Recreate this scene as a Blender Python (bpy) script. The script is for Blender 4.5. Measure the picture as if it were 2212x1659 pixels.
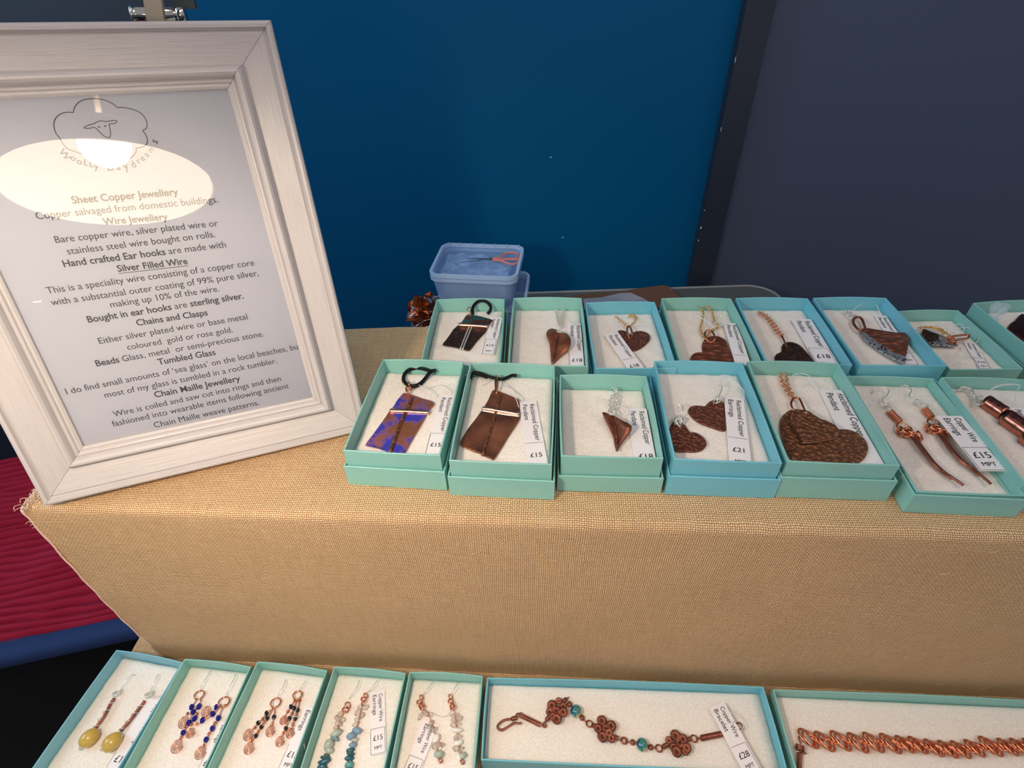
import bpy, bmesh, math, random
import numpy as np
from mathutils import Vector, Matrix, noise as mnoise
random.seed(7); rng = np.random.RandomState(7)
C = bpy.context.scene.collection
for o in list(bpy.data.objects): bpy.data.objects.remove(o)
# ------------------------------------------------------------------ camera
U = 0.25                      # metres per layout unit (1 unit = camera height above the box rims)
CAMH = 1.294
F_PX, PITCH, ROLL, CX, CY = 1200.0, math.radians(40.12), math.radians(-1.913), 1106.0, 829.5
c_, s_ = math.cos(PITCH), math.sin(PITCH)
FW = np.array([0, c_, -s_]); up0 = np.array([0, s_, c_]); rt0 = np.array([1., 0, 0])
RT = math.cos(ROLL)*rt0 + math.sin(ROLL)*up0
UP = -math.sin(ROLL)*rt0 + math.cos(ROLL)*up0
cam_d = bpy.data.cameras.new('camera'); cam = bpy.data.objects.new('camera', cam_d); C.objects.link(cam)
cam_d.sensor_width = 36; cam_d.sensor_fit = 'HORIZONTAL'; cam_d.lens = F_PX/2212*36; cam_d.clip_start = 0.01; cam_d.clip_end = 50
cam.matrix_world = Matrix(((RT[0], UP[0], -FW[0], 0), (RT[1], UP[1], -FW[1], 0), (RT[2], UP[2], -FW[2], CAMH), (0, 0, 0, 1)))
bpy.context.scene.camera = cam
def ray(px, py): return FW + RT*(px-CX)/F_PX - UP*(py-CY)/F_PX
def onz(px, py, z):           # where the sight line meets the horizontal plane z (layout units)
    d = ray(px, py); return d*(z/d[2])
def ony(px, py, y):
    d = ray(px, py); return d*(y/d[1])
def Wd(P):                    # layout units -> world metres
    P = np.asarray(P, float); return P*U + np.array([0, 0, CAMH])
# ------------------------------------------------------------------ world, lights, exposure
sc = bpy.context.scene
sc.view_settings.view_transform = 'Standard'; sc.view_settings.look = 'None'
sc.view_settings.exposure = 0.36; sc.view_settings.gamma = 1.0; sc.view_settings.use_curve_mapping = False
w = bpy.data.worlds.new('room_light'); sc.world = w; w.use_nodes = True
w.node_tree.nodes['Background'].inputs[0].default_value = (0.80, 0.82, 0.92, 1)
w.node_tree.nodes['Background'].inputs[1].default_value = 0.30
def area(name, loc, target, size, power, col, sy=None, spread=None):
    l = bpy.data.lights.new(name, 'AREA'); l.energy = power; l.color = col; l.size = size*U
    if sy: l.shape = 'RECTANGLE'; l.size_y = sy*U
    if spread: l.spread = spread
    o = bpy.data.objects.new(name, l); C.objects.link(o); o.location = Wd(loc)
    o.rotation_euler = (Vector(Wd(target))-Vector(Wd(loc))).to_track_quat('-Z', 'Y').to_euler(); return o
area('window_light', (-5.0, 1.2, 1.6), (0.9, 1.5, -1.0), 2.6, 6.0, (0.50, 0.80, 1.0))
area('ceiling_light', (0.6, -1.2, 3.4), (0.2, 0.9, -1.2), 2.2, 2.8, (1.0, 0.84, 0.70))
area('ceiling_light', (3.0, 1.0, 4.2), (0.6, 1.2, -1.2), 1.6, 0.9, (1.0, 0.88, 0.76))
LAMP_C = np.array([-0.82, 0.05, -0.105]); LAMP_N = np.array([-0.10, 0.18, -0.98]); LAMP_R = 0.35
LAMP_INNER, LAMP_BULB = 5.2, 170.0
# ------------------------------------------------------------------ materials
MATS = {}
def lin(r, g, b):
    f = lambda c: c/12.92 if c <= .04045 else ((c+.055)/1.055)**2.4
    return (f(r/255), f(g/255), f(b/255), 1)
class NT:
    def __init__(s, name):
        s.m = bpy.data.materials.new(name); s.m.use_nodes = True; s.t = s.m.node_tree; s.b = s.t.nodes['Principled BSDF']
    def n(s, typ, **kw):
        x = s.t.nodes.new(typ)
        for k, v in kw.items(): setattr(x, k, v)
        return x
    def l(s, a, b): s.t.links.new(a, b)
    def math(s, op, a, b=None, c=None):
        x = s.n('ShaderNodeMath', operation=op)
        for i, v in enumerate((a, b, c)):
            if v is None: continue
            if isinstance(v, (int, float)): x.inputs[i].default_value = v
            else: s.l(v, x.inputs[i])
        return x.outputs[0]
    def coord(s, kind='Object'): return s.n('ShaderNodeTexCoord').outputs[kind]
    def noise(s, scale, detail=3, vec=None, rough=.5):
        x = s.n('ShaderNodeTexNoise'); x.inputs['Scale'].default_value = scale; x.inputs['Detail'].default_value = detail; x.inputs['Roughness'].default_value = rough
        s.l(vec if vec is not None else s.coord(), x.inputs['Vector']); return x.outputs['Fac']
    def mapping(s, scale, rot=(0, 0, 0), kind='Object'):
        x = s.n('ShaderNodeMapping'); x.inputs['Scale'].default_value = scale; x.inputs['Rotation'].default_value = rot; s.l(s.coord(kind), x.inputs['Vector']); return x.outputs[0]
    def ramp(s, fac, stops, interp='LINEAR'):
        x = s.n('ShaderNodeValToRGB'); x.color_ramp.interpolation = interp
        while len(x.color_ramp.elements) < len(stops): x.color_ramp.elements.new(.5)
        for e, (p, c) in zip(x.color_ramp.elements, stops): e.position = p; e.color = c
        s.l(fac, x.inputs[0]); return x.outputs[0]
    def mix(s, fac, a, b):
        x = s.n('ShaderNodeMix', data_type='RGBA')
        for i, v in ((0, fac), (6, a), (7, b)):
            if isinstance(v, (int, float, tuple)): x.inputs[i].default_value = v
            else: s.l(v, x.inputs[i])
        return x.outputs[2]
    def bump(s, h, strength=.5, dist=.001):
        x = s.n('ShaderNodeBump'); x.inputs['Strength'].default_value = strength; x.inputs['Distance'].default_value = dist
        s.l(h, x.inputs['Height']); s.l(x.outputs[0], s.b.inputs['Normal']); return x
    def set(s, **kw):
        for k, v in kw.items():
            k = k.replace('_', ' ')
            if isinstance(v, (int, float, tuple)): s.b.inputs[k].default_value = v
            else: s.l(v, s.b.inputs[k])
        return s
def simple(name, col, rough=.5, metal=0, nscale=None, nstr=.1, ndist=.0005, var=0, **kw):
    m = NT(name); m.set(Base_Color=col, Roughness=rough, Metallic=metal, **kw)
    if nscale:
        f = m.noise(nscale, 4); m.bump(f, nstr, ndist)
        if var:
            dark = tuple(c*(1-var) for c in col[:3])+(1,)
            m.set(Base_Color=m.mix(f, dark, col))
    return m.m
mint = simple('mint_card', lin(142, 200, 192), .45, 0, 260, .12, .0004, .10)
sky = simple('sky_blue_card', lin(120, 196, 214), .45, 0, 260, .12, .0004, .10)
paleblue = simple('pale_blue_card', lin(128, 190, 208), .45, 0, 260, .12, .0004, .10)
white_paper = simple('white_tag_card', lin(240, 232, 234), .6)
page = simple('printed_page', lin(178, 180, 192), .7)
ink = simple('dark_print', lin(62, 60, 64), .7)
inkt = simple('black_print', lin(28, 26, 26), .7)
def cotton():
    m = NT('cotton_wadding'); f = m.noise(700, 5, rough=.65); g = m.noise(90, 3)
    v = m.n('ShaderNodeTexVoronoi'); v.inputs['Scale'].default_value = 420; m.l(m.coord(), v.inputs['Vector'])
    col = m.ramp(f, [(.25, lin(226, 214, 204)), (.62, lin(246, 237, 228)), (.72, lin(255, 250, 244))])
    m.set(Base_Color=col, Roughness=.75, Subsurface_Weight=.0)
    h = m.math('ADD', f, m.math('MULTIPLY', g, 1.2)); m.bump(h, .32, .0010); return m.m
cotton_m = cotton()
def burlap():
    m = NT('burlap_weave'); uv = m.coord('UV')
    wn = m.n('ShaderNodeTexNoise'); wn.inputs['Scale'].default_value = 6; wn.inputs['Detail'].default_value = 2; m.l(uv, wn.inputs['Vector'])
    va = m.n('ShaderNodeVectorMath', operation='MULTIPLY_ADD'); m.l(wn.outputs['Color'], va.inputs[0]); va.inputs[1].default_value = (.012, .012, 0); m.l(uv, va.inputs[2])
    wn2 = m.n('ShaderNodeTexNoise'); wn2.inputs['Scale'].default_value = 60; wn2.inputs['Detail'].default_value = 2; m.l(uv, wn2.inputs['Vector'])
    vb = m.n('ShaderNodeVectorMath', operation='MULTIPLY_ADD'); m.l(wn2.outputs['Color'], vb.inputs[0]); vb.inputs[1].default_value = (.0036, .0036, 0); m.l(va.outputs[0], vb.inputs[2])
    sp = m.n('ShaderNodeSeparateXYZ'); m.l(vb.outputs[0], sp.inputs[0])
    p = .0055
    a = m.math('SINE', m.math('MULTIPLY', sp.outputs[0], math.pi/p)); b = m.math('SINE', m.math('MULTIPLY', sp.outputs[1], math.pi/p))
    aa, ab = m.math('ABSOLUTE', a), m.math('ABSOLUTE', b)
    sg = m.math('MULTIPLY', a, b)
    h1 = m.math('MULTIPLY', m.math('POWER', aa, .6), m.math('MULTIPLY_ADD', sg, .5, .5))
    h2 = m.math('MULTIPLY', m.math('POWER', ab, .6), m.math('MULTIPLY_ADD', sg, -.5, .5))
    h = m.math('MAXIMUM', h1, h2)
    mp = m.n('ShaderNodeMapping'); mp.inputs['Scale'].default_value = (10, 160, 1); m.l(uv, mp.inputs[0])
    th1 = m.noise(1, 2, mp.outputs[0]); mp2 = m.n('ShaderNodeMapping'); mp2.inputs['Scale'].default_value = (160, 10, 1); m.l(uv, mp2.inputs[0]); th2 = m.noise(1, 2, mp2.outputs[0])
    fib = m.noise(900, 3, uv); big = m.noise(4, 3, uv)
    weft = m.math('GREATER_THAN', h2, h1)
    hc = m.math('MULTIPLY', h, m.math('MULTIPLY_ADD', weft, .26, .80))
    fac = m.math('ADD', m.math('MULTIPLY', hc, .80), m.math('MULTIPLY', m.math('ADD', m.math('ADD', th1, th2), fib), .12))
    col = m.ramp(fac, [(.34, lin(106, 58, 26)), (.46, lin(206, 156, 108)), (.68, lin(250, 208, 158)), (.96, lin(255, 242, 208))])
    col = m.mix(m.math('MULTIPLY', big, .22), col, lin(206, 160, 124))
    m.set(Base_Color=col, Roughness=.85); m.b.inputs['Specular IOR Level'].default_value = .2
    m.bump(m.math('ADD', h, m.math('MULTIPLY', fib, .35)), .9, .0011); return m.m
burlap_m = burlap()
def white_wood():
    m = NT('white_painted_wood'); v = m.mapping((9, 520, 1), kind='UV'); f = m.noise(1, 4, v); g = m.noise(1, 2, m.mapping((3, 90, 1), kind='UV'))
    m.set(Base_Color=m.ramp(f, [(.2, lin(180, 173, 173)), (.5, lin(194, 188, 189)), (1, lin(206, 200, 199))]), Roughness=.32)
    m.bump(m.math('ADD', f, g), .35, .0007); return m.m
wood_m = white_wood()
def copper(name, c1, c2, rough, hammer=0, hs=420, noise_s=120, stretch=None, metal=1.0):
    m = NT(name); f = m.noise(noise_s, 4)
    m.set(Base_Color=m.mix(m.ramp(f, [(.35, (0, 0, 0, 1)), (.65, (1, 1, 1, 1))]), c1, c2), Metallic=metal, Roughness=rough)
    if hammer:
        v = m.n('ShaderNodeTexVoronoi'); v.inputs['Scale'].default_value = hs; v.feature = 'SMOOTH_F1'
        vec = m.mapping(stretch) if stretch else m.coord()
        nz = m.n('ShaderNodeTexNoise'); nz.inputs['Scale'].default_value = hs*.8; m.l(vec, nz.inputs['Vector'])
        va = m.n('ShaderNodeVectorMath', operation='MULTIPLY_ADD'); m.l(nz.outputs['Color'], va.inputs[0]); va.inputs[1].default_value = (.0015, .0015, .0015); m.l(vec, va.inputs[2])
        m.l(va.outputs[0], v.inputs['Vector']); m.bump(v.outputs['Distance'], -hammer if 0 else hammer, .0022)
        cc_ = m.mix(m.ramp(f, [(.35, (0, 0, 0, 1)), (.65, (1, 1, 1, 1))]), c1, c2); k_ = m.ramp(v.outputs['Distance'], [(.12, (0, 0, 0, 1)), (.55, (1, 1, 1, 1))])
        if hammer > .25: m.set(Base_Color=m.mix(k_, cc_, tuple(q_*.74 for q_ in c1[:3])+(1,)))
    return m.m
cu_bright = copper('bright_copper_wire', lin(226, 140, 104), lin(238, 160, 122), .22)
cu_dark = copper('antique_copper_wire', lin(136, 82, 66), lin(176, 108, 86), .32, metal=.75)
cu_ham = copper('hammered_copper', lin(132, 76, 58), lin(164, 100, 76), .45, .8, 460, metal=.6)
cu_leather = copper('textured_copper', lin(140, 90, 62), lin(170, 112, 78), .45, .85, 380, metal=.6)
cu_wave = copper('rippled_copper', lin(142, 82, 60), lin(176, 104, 74), .42, .85, 280, stretch=(.45, 1.2, 1), metal=.6)
cu_blk = copper('blackened_copper', lin(70, 52, 46), lin(104, 70, 56), .42, .3, 300, metal=.6)
cu_smooth = copper('antiqued_smooth_copper', lin(96, 62, 50), lin(176, 112, 82), .36, .2, 90, 42, metal=.6)
cu_roll = copper('polished_copper_ridge', lin(240, 170, 130), lin(250, 200, 165), .18)
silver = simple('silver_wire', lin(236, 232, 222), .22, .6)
gold = simple('gold_chain_metal', lin(236, 190, 118), .25, .75)
rose = simple('rose_gold_chain_metal', lin(232, 164, 116), .25, .75)
black_cord = simple('black_rubber_cord', lin(8, 8, 8), .5, Specular_IOR_Level=.25)
def patina():
    m = NT('blue_patina_copper'); f = m.noise(52, 4, rough=.62)
    k = m.ramp(f, [(.44, (0, 0, 0, 1)), (.56, (1, 1, 1, 1))])
    m.set(Base_Color=m.mix(k, lin(62, 64, 178), lin(206, 132, 92)), Metallic=m.math('MULTIPLY_ADD', k, .6, .15), Roughness=.34)
    m.bump(m.noise(140, 3), .3, .001); return m.m
patina_m = patina()
def teal_patina():
    m = NT('grey_green_patina_copper'); f = m.noise(90, 4)
    k = m.ramp(f, [(.45, (0, 0, 0, 1)), (.55, (1, 1, 1, 1))])
    m.set(Base_Color=m.mix(k, lin(96, 140, 130), lin(140, 88, 72)), Metallic=.8, Roughness=.3); return m.m
teal_pat = teal_patina()
def silver_edge():
    m = NT('silver_patina_flecks'); f = m.noise(420, 4, rough=.7)
    k = m.ramp(f, [(.42, (0, 0, 0, 1)), (.5, (1, 1, 1, 1))])
    m.set(Base_Color=m.mix(k, lin(60, 48, 46), lin(176, 180, 186)), Metallic=.7, Roughness=.42); m.bump(f, .6, .0012); return m.m
fleck_m = silver_edge()
nylon = simple('white_nylon_thread', lin(245, 245, 248), .3); nylon.node_tree.nodes['Principled BSDF'].inputs['Transmission Weight'].default_value = .25
def glassy(name, col, rough=.08, trans=.9, ior=1.45, alpha=1):
    m = NT(name); m.set(Base_Color=col, Roughness=rough, Transmission_Weight=trans, IOR=ior, Alpha=alpha); return m.m
yellow_bead = simple('yellow_stone', lin(216, 180, 90), .12, 0, 160, .05, .0003, .3)
blue_bead = glassy('cobalt_glass_bead', lin(40, 36, 150), .08, .35)
black_bead = simple('black_glass_bead', lin(22, 16, 26), .1)
clear_chip = glassy('clear_quartz_chip', lin(250, 240, 232), .12, .85, 1.35)
white_chip = simple('white_stone_chip', lin(238, 232, 226), .25)
pale_chip = glassy('pale_green_stone', lin(196, 206, 190), .2, .3)
bluechip = glassy('pale_blue_stone', lin(140, 168, 192), .15, .2)
teal_chip = simple('dark_teal_stone', lin(44, 92, 104), .15)
teal_chip2 = simple('teal_stone', lin(96, 150, 150), .15)
greyblue_chip = simple('blue_grey_stone', lin(116, 146, 154), .18)
def art_glass():
    m = NT('swirled_art_glass'); f = m.noise(150, 2)
    m.set(Base_Color=m.ramp(f, [(.36, lin(20, 40, 60)), (.46, lin(30, 110, 140)), (.54, lin(60, 140, 90)), (.64, lin(200, 160, 120))]), Roughness=.05, Coat_Weight=1.0); return m.m
artglass = art_glass()
wall_blue = simple('blue_wall_paint', lin(0, 84, 132), .5, 0, 500, .06, .0003, Specular_IOR_Level=.12)
wall_slate = simple('slate_wall_paint', lin(74, 84, 108), .6, 0, 260, .30, .0006, Specular_IOR_Level=.2)
wall_navy = simple('navy_paint', lin(34, 42, 58), .5, 0, 300, .08, .0003)
chip_m = simple('bare_plaster_chip', lin(220, 222, 225), .8)
floor_m = simple('black_carpet', lin(22, 20, 22), .95, 0, 260, .6, .002, .5)
tbl_m = simple('grey_plastic', lin(84, 86, 86), .5, 0, 600, .1, .0003)
blackcloth = simple('black_cloth', lin(14, 13, 15), .95, 0, 700, .3, .0008, .4)
def redcord():
    m = NT('crimson_pleated_fabric'); f = m.noise(350, 4); g = m.noise(9, 2)
    m.set(Base_Color=m.mix(g, lin(150, 18, 36), lin(180, 46, 76)), Roughness=.85); m.b.inputs['Specular IOR Level'].default_value = .1
    m.bump(f, .3, .0008); return m.m
red_m = redcord()
navy_fab = simple('navy_binding_fabric', lin(30, 56, 108), .85, 0, 400, .3, .0008, .2)
chair_leg_m = simple('black_metal', lin(20, 20, 22), .4, 1)
chrome = simple('polished_chrome', lin(214, 208, 198), .1, 1)
beige = simple('beige_enamel', lin(176, 160, 142), .45)
darkgrey = simple('dark_grey_plastic', lin(62, 66, 66), .5)
kraft = simple('brown_card', lin(98, 74, 56), .7, 0, 300, .1, .0003, .1)
orange = simple('coral_plastic', lin(226, 120, 96), .35)
steel = simple('scissor_steel', lin(90, 96, 106), .25, 1)
def mixtrans(name, col, alpha, rough=.2, tscale=None):
    m = NT(name); out = m.t.nodes['Material Output']; tr = m.n('ShaderNodeBsdfTransparent'); mx = m.n('ShaderNodeMixShader')
    tr.inputs[0].default_value = (.93, .96, 1, 1)
    m.set(Base_Color=col, Roughness=rough)
    if tscale:
        f = m.noise(tscale, 3); m.bump(f, .5, .002)
        r = m.ramp(f, [(.3, (alpha*.5,)*3+(1,)), (.7, (min(1, alpha*1.5),)*3+(1,))]); m.l(r, mx.inputs[0])
    else: mx.inputs[0].default_value = alpha
    m.l(tr.outputs[0], mx.inputs[1]); m.l(m.b.outputs[0], mx.inputs[2]); m.l(mx.outputs[0], out.inputs[0]); return m.m
tub_m = mixtrans('clear_blue_plastic', lin(160, 190, 230), .42, .15)
lid_m = mixtrans('clear_plastic_lid', lin(150, 190, 235), .10, .12)
rim_m = mixtrans('plastic_rim', lin(178, 206, 240), .72, .15)
bag_m = mixtrans('crinkled_clear_bag', lin(170, 195, 230), .48, .18, 60)
tissue_m = mixtrans('gauzy_white_wisp', lin(205, 220, 230), .55, .6, 80)
def glasspane():
    m = NT('picture_glass'); out = m.t.nodes['Material Output']; tr = m.n('ShaderNodeBsdfTransparent'); gl = m.n('ShaderNodeBsdfGlossy'); mx = m.n('ShaderNodeMixShader')
    gl.inputs['Roughness'].default_value = .0; gl.inputs[0].default_value = (1, 1, 1, 1); fr = m.n('ShaderNodeFresnel'); fr.inputs[0].default_value = 1.52
    m.l(m.math('MULTIPLY', fr.outputs[0], 1.8), mx.inputs[0]); m.l(tr.outputs[0], mx.inputs[1]); m.l(gl.outputs[0], mx.inputs[2]); m.l(mx.outputs[0], out.inputs[0]); return m.m
glass_m = glasspane()
def emit(name, col, s):
    m = NT(name); m.set(Base_Color=(0, 0, 0, 1), Roughness=1, Emission_Color=col, Emission_Strength=s); return m.m
def foil():
    m = NT('copper_and_silver_foil'); f = m.noise(70, 3)
    k = m.ramp(f, [(.60, (0, 0, 0, 1)), (.63, (1, 1, 1, 1))])
    m.set(Base_Color=m.mix(k, lin(176, 84, 46), lin(232, 226, 232)), Metallic=.85, Roughness=.28); return m.m
foil_m = foil()
# ------------------------------------------------------------------ object helpers
def setp(o, label=None, cat=None, group=None, kind=None):
    if label: o['label'] = label
    if cat: o['category'] = cat
    if group: o['group'] = group
    if kind: o['kind'] = kind
    return o
def origin_of(o):
    p = Vector((0, 0, 0))
    while o: p += o.location; o = o.parent
    return p
def empty(name, loc, label, cat, group=None):   # loc in layout units
    o = bpy.data.objects.new(name, None); o.empty_display_size = .01; C.objects.link(o); o.location = Wd(loc)
    return setp(o, label, cat, group)
def mesh(name, V, Fc, mat, parent=None, smooth=False, uv=None, units=True, loc=None):
    V = np.asarray(V, float)
    if units: V = Wd(V)
    if parent is None:
        lo = V.min(0); hi = V.max(0); org = np.array([(lo[0]+hi[0])/2, (lo[1]+hi[1])/2, lo[2]]) if loc is None else np.array(loc)
        rel = org
    else:
        lo = V.min(0); hi = V.max(0); org = (lo+hi)/2; rel = org-np.array(origin_of(parent))
    me = bpy.data.meshes.new(name); me.from_pydata([tuple(v) for v in V-org], [], Fc); 
    if uv is not None:
        ul = me.uv_layers.new(name='UVMap')
        for lp in me.loops: ul.data[lp.index].uv = uv[lp.vertex_index]
    if smooth:
        for p in me.polygons: p.use_smooth = True
    me.materials.append(mat); me.update()
    o = bpy.data.objects.new(name, me); C.objects.link(o)
    if parent is not None: o.parent = parent
    o.location = rel; return o
def smooth_path(pts, n=6, closed=False):
    P = np.asarray(pts, float); m = len(P)
    if m < 3: return P
    out = []
    rngi = range(m if closed else m-1)
    for i in rngi:
        g = lambda k: P[k % m] if closed else P[min(max(k, 0), m-1)]
        p0, p1, p2, p3 = g(i-1), g(i), g(i+1), g(i+2)
        for t in np.linspace(0, 1, n, endpoint=False):
            out.append(.5*((2*p1)+(-p0+p2)*t+(2*p0-5*p1+4*p2-p3)*t*t+(-p0+3*p1-3*p2+p3)*t**3))
    if not closed: out.append(P[-1])
    return np.array(out)
def tube_geo(pts, r, sides=7, closed=False):
    P = np.asarray(pts, float); n = len(P)
    T = np.zeros_like(P)
    for i in range(n):
        a = P[(i+1) % n] if (closed or i < n-1) else P[i]; b = P[i-1] if (closed or i > 0) else P[i]
        d = a-b; T[i] = d/(np.linalg.norm(d)+1e-12)
    N = np.cross(T[0], [0, 0, 1]); 
    if np.linalg.norm(N) < .1: N = np.cross(T[0], [1, 0, 0])
    N /= np.linalg.norm(N); V = []
    R = np.full(n, r) if np.isscalar(r) else np.asarray(r)
    for i in range(n):
        N = N-T[i]*(N@T[i]); N /= (np.linalg.norm(N)+1e-12); Bn = np.cross(T[i], N)
        for k in range(sides):
            a = 2*math.pi*k/sides; V.append(P[i]+R[i]*(math.cos(a)*N+math.sin(a)*Bn))
    Fc = []
    for i in range(n if closed else n-1):
        j = (i+1) % n
        for k in range(sides):
            Fc.append((i*sides+k, i*sides+(k+1) % sides, j*sides+(k+1) % sides, j*sides+k))
    if not closed: Fc.append(tuple(range(sides))[::-1]); Fc.append(tuple((n-1)*sides+k for k in range(sides)))
    return V, Fc
class MB:
    def __init__(s): s.V = []; s.F = []
    def add(s, V, Fc):
        o = len(s.V); s.V += [np.asarray(v, float) for v in V]; s.F += [tuple(i+o for i in f) for f in Fc]; return s
    def tube(s, pts, r, sides=7, closed=False, n=6, sm=True):
        if sm: pts = smooth_path(pts, n, closed)
        return s.add(*tube_geo(pts, r, sides, closed))
    def ball(s, c, r, seg=10, rings=7, rot=None):
        r = np.array(r if hasattr(r, '__len__') else (r, r, r)); V = [(0, 0, 1)]
        for i in range(1, rings):
            for k in range(seg): V.append((math.sin(math.pi*i/rings)*math.cos(2*math.pi*k/seg), math.sin(math.pi*i/rings)*math.sin(2*math.pi*k/seg), math.cos(math.pi*i/rings)))
        V.append((0, 0, -1)); Fc = []
        for k in range(seg): Fc.append((0, 1+k, 1+(k+1) % seg)); Fc.append((len(V)-1, 1+(rings-2)*seg+(k+1) % seg, 1+(rings-2)*seg+k))
        for i in range(rings-2):
            for k in range(seg): a = 1+i*seg; Fc.append((a+k, a+seg+k, a+seg+(k+1) % seg, a+(k+1) % seg))
        V = np.array(V)*r
        if rot is not None: ca, sa = math.cos(rot), math.sin(rot); V = V@np.array([[ca, sa, 0], [-sa, ca, 0], [0, 0, 1]])
        return s.add(V+np.array(c), Fc)
    def ring(s, c, r, wr, nrm=(0, 0, 1), ax=None, ecc=1., seg=18, sides=6):
        nrm = np.array(nrm, float); nrm /= np.linalg.norm(nrm)
        a = np.array(ax, float) if ax is not None else np.cross(nrm, [.3, 1, .2]); a -= nrm*(a@nrm); a /= np.linalg.norm(a); b = np.cross(nrm, a)
        pts = [np.array(c)+r*(math.cos(t)*a+ecc*math.sin(t)*b) for t in np.linspace(0, 2*math.pi, seg, endpoint=False)]
        return s.add(*tube_geo(pts, wr, sides, True))
    def box(s, c, ax, ay, az):
        c, ax, ay, az = map(np.array, (c, ax, ay, az)); V = [c+i*ax+j*ay+k*az for i in (-1, 1) for j in (-1, 1) for k in (-1, 1)]
        return s.add(V, [(0, 1, 3, 2), (4, 6, 7, 5), (0, 4, 5, 1), (2, 3, 7, 6), (0, 2, 6, 4), (1, 5, 7, 3)])
    def coil(s, a, b, r, wr, turns, sides=6):
        a, b = np.array(a, float), np.array(b, float); d = b-a; L = np.linalg.norm(d); d /= L
        n1 = np.cross(d, [0, 0, 1]); n1 = n1/np.linalg.norm(n1) if np.linalg.norm(n1) > .01 else np.array([1., 0, 0]); n2 = np.cross(d, n1)
        N = int(turns*10); pts = [a+d*L*i/N+r*(math.cos(2*math.pi*i/10)*n1+math.sin(2*math.pi*i/10)*n2) for i in range(N+1)]
        return s.add(*tube_geo(pts, wr, sides))
    def build(s, name, mat, parent=None, smooth=True): return mesh(name, s.V, s.F, mat, parent, smooth)
def pxs(cr, pts): return [(cr[0]+p[0]/cr[2], cr[1]+p[1]/cr[2]) for p in pts]
def PZ(cr, pts, z):                            # pixel list -> points on plane z (z may be list)
    q = pxs(cr, pts); zz = z if hasattr(z, '__len__') else [z]*len(q)
    return [onz(a[0], a[1], zi) for a, zi in zip(q, zz)]
def centroid(P): return np.mean(np.array(P), 0)
CUR = [None]
def box_local(p):
    x, y, a, w_, d_ = R[CUR[0]][:5]; dx, dy = p[0]-x, p[1]-y; ca, sa = math.cos(a), math.sin(a); return ca*dx+sa*dy, -sa*dx+ca*dy
def inside(p, mg=.0075):
    if CUR[0] is None: return True
    w_, d_ = R[CUR[0]][3:5]; u, v = box_local(p); return abs(u) < w_/2-mg and abs(v) < d_/2-mg
def clip_poly(P, mg=.007):
    if CUR[0] is None: return P
    w_, d_ = R[CUR[0]][3:5]; P = [np.array(p, float) for p in P]
    for f in (lambda p: w_/2-mg-box_local(p)[0], lambda p: w_/2-mg+box_local(p)[0], lambda p: d_/2-mg-box_local(p)[1], lambda p: d_/2-mg+box_local(p)[1]):
        out = []
        for i in range(len(P)):
            a, b = P[i-1], P[i]; fa, fb_ = f(a), f(b)
            if (fa >= 0) != (fb_ >= 0): out.append(a+(b-a)*fa/(fa-fb_))
            if fb_ >= 0: out.append(b)
        P = out
    return P
# flat plate with rounded rim
def plate(name, out, z, th, mat, parent, zf=None, dens=4, bevel=.003):
    P = smooth_path([p[:2] for p in out], dens, True); P = np.array(clip_poly(P)); P = np.array([P[i] for i in range(len(P)) if np.linalg.norm(P[i]-P[i-1]) > 1e-5]); c = P.mean(0)
    A = 0
    for i in range(len(P)): j = (i+1) % len(P); A += P[i][0]*P[j][1]-P[j][0]*P[i][1]
    if A < 0: P = P[::-1]
    n = len(P); nrm = []
    for i in range(n):
        d = P[(i+1) % n]-P[i-1]; d = d/(np.linalg.norm(d)+1e-9); nrm.append((-d[1], d[0]))
    I = P+np.array(nrm)*bevel*.6
    zz = lambda p: z+(zf(p) if zf else 0)
    V = [(p[0], p[1], zz(p)) for p in P]+[(p[0], p[1], zz(p)+th*.7) for p in P]+[(p[0], p[1], zz(p)+th) for p in I]
    Fc = [tuple(range(n))[::-1]]
    for r_ in range(2):
        for i in range(n): Fc.append((r_*n+i, r_*n+(i+1) % n, (r_+1)*n+(i+1) % n, (r_+1)*n+i))
    bm = bmesh.new(); vs = [bm.verts.new(Vector(Wd(v))) for v in V]
    for f in Fc: bm.faces.new([vs[i] for i in f])
    top = bm.faces.new([vs[2*n+i] for i in range(n)])
    bmesh.ops.triangulate(bm, faces=[top]); 
    me = bpy.data.meshes.new('t'); bm.to_mesh(me); bm.free()
    V2 = [v.co[:] for v in me.vertices]; F2 = [tuple(p.vertices) for p in me.polygons]; bpy.data.meshes.remove(me)
    return mesh(name, V2, F2, mat, parent, False, units=False)
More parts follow.
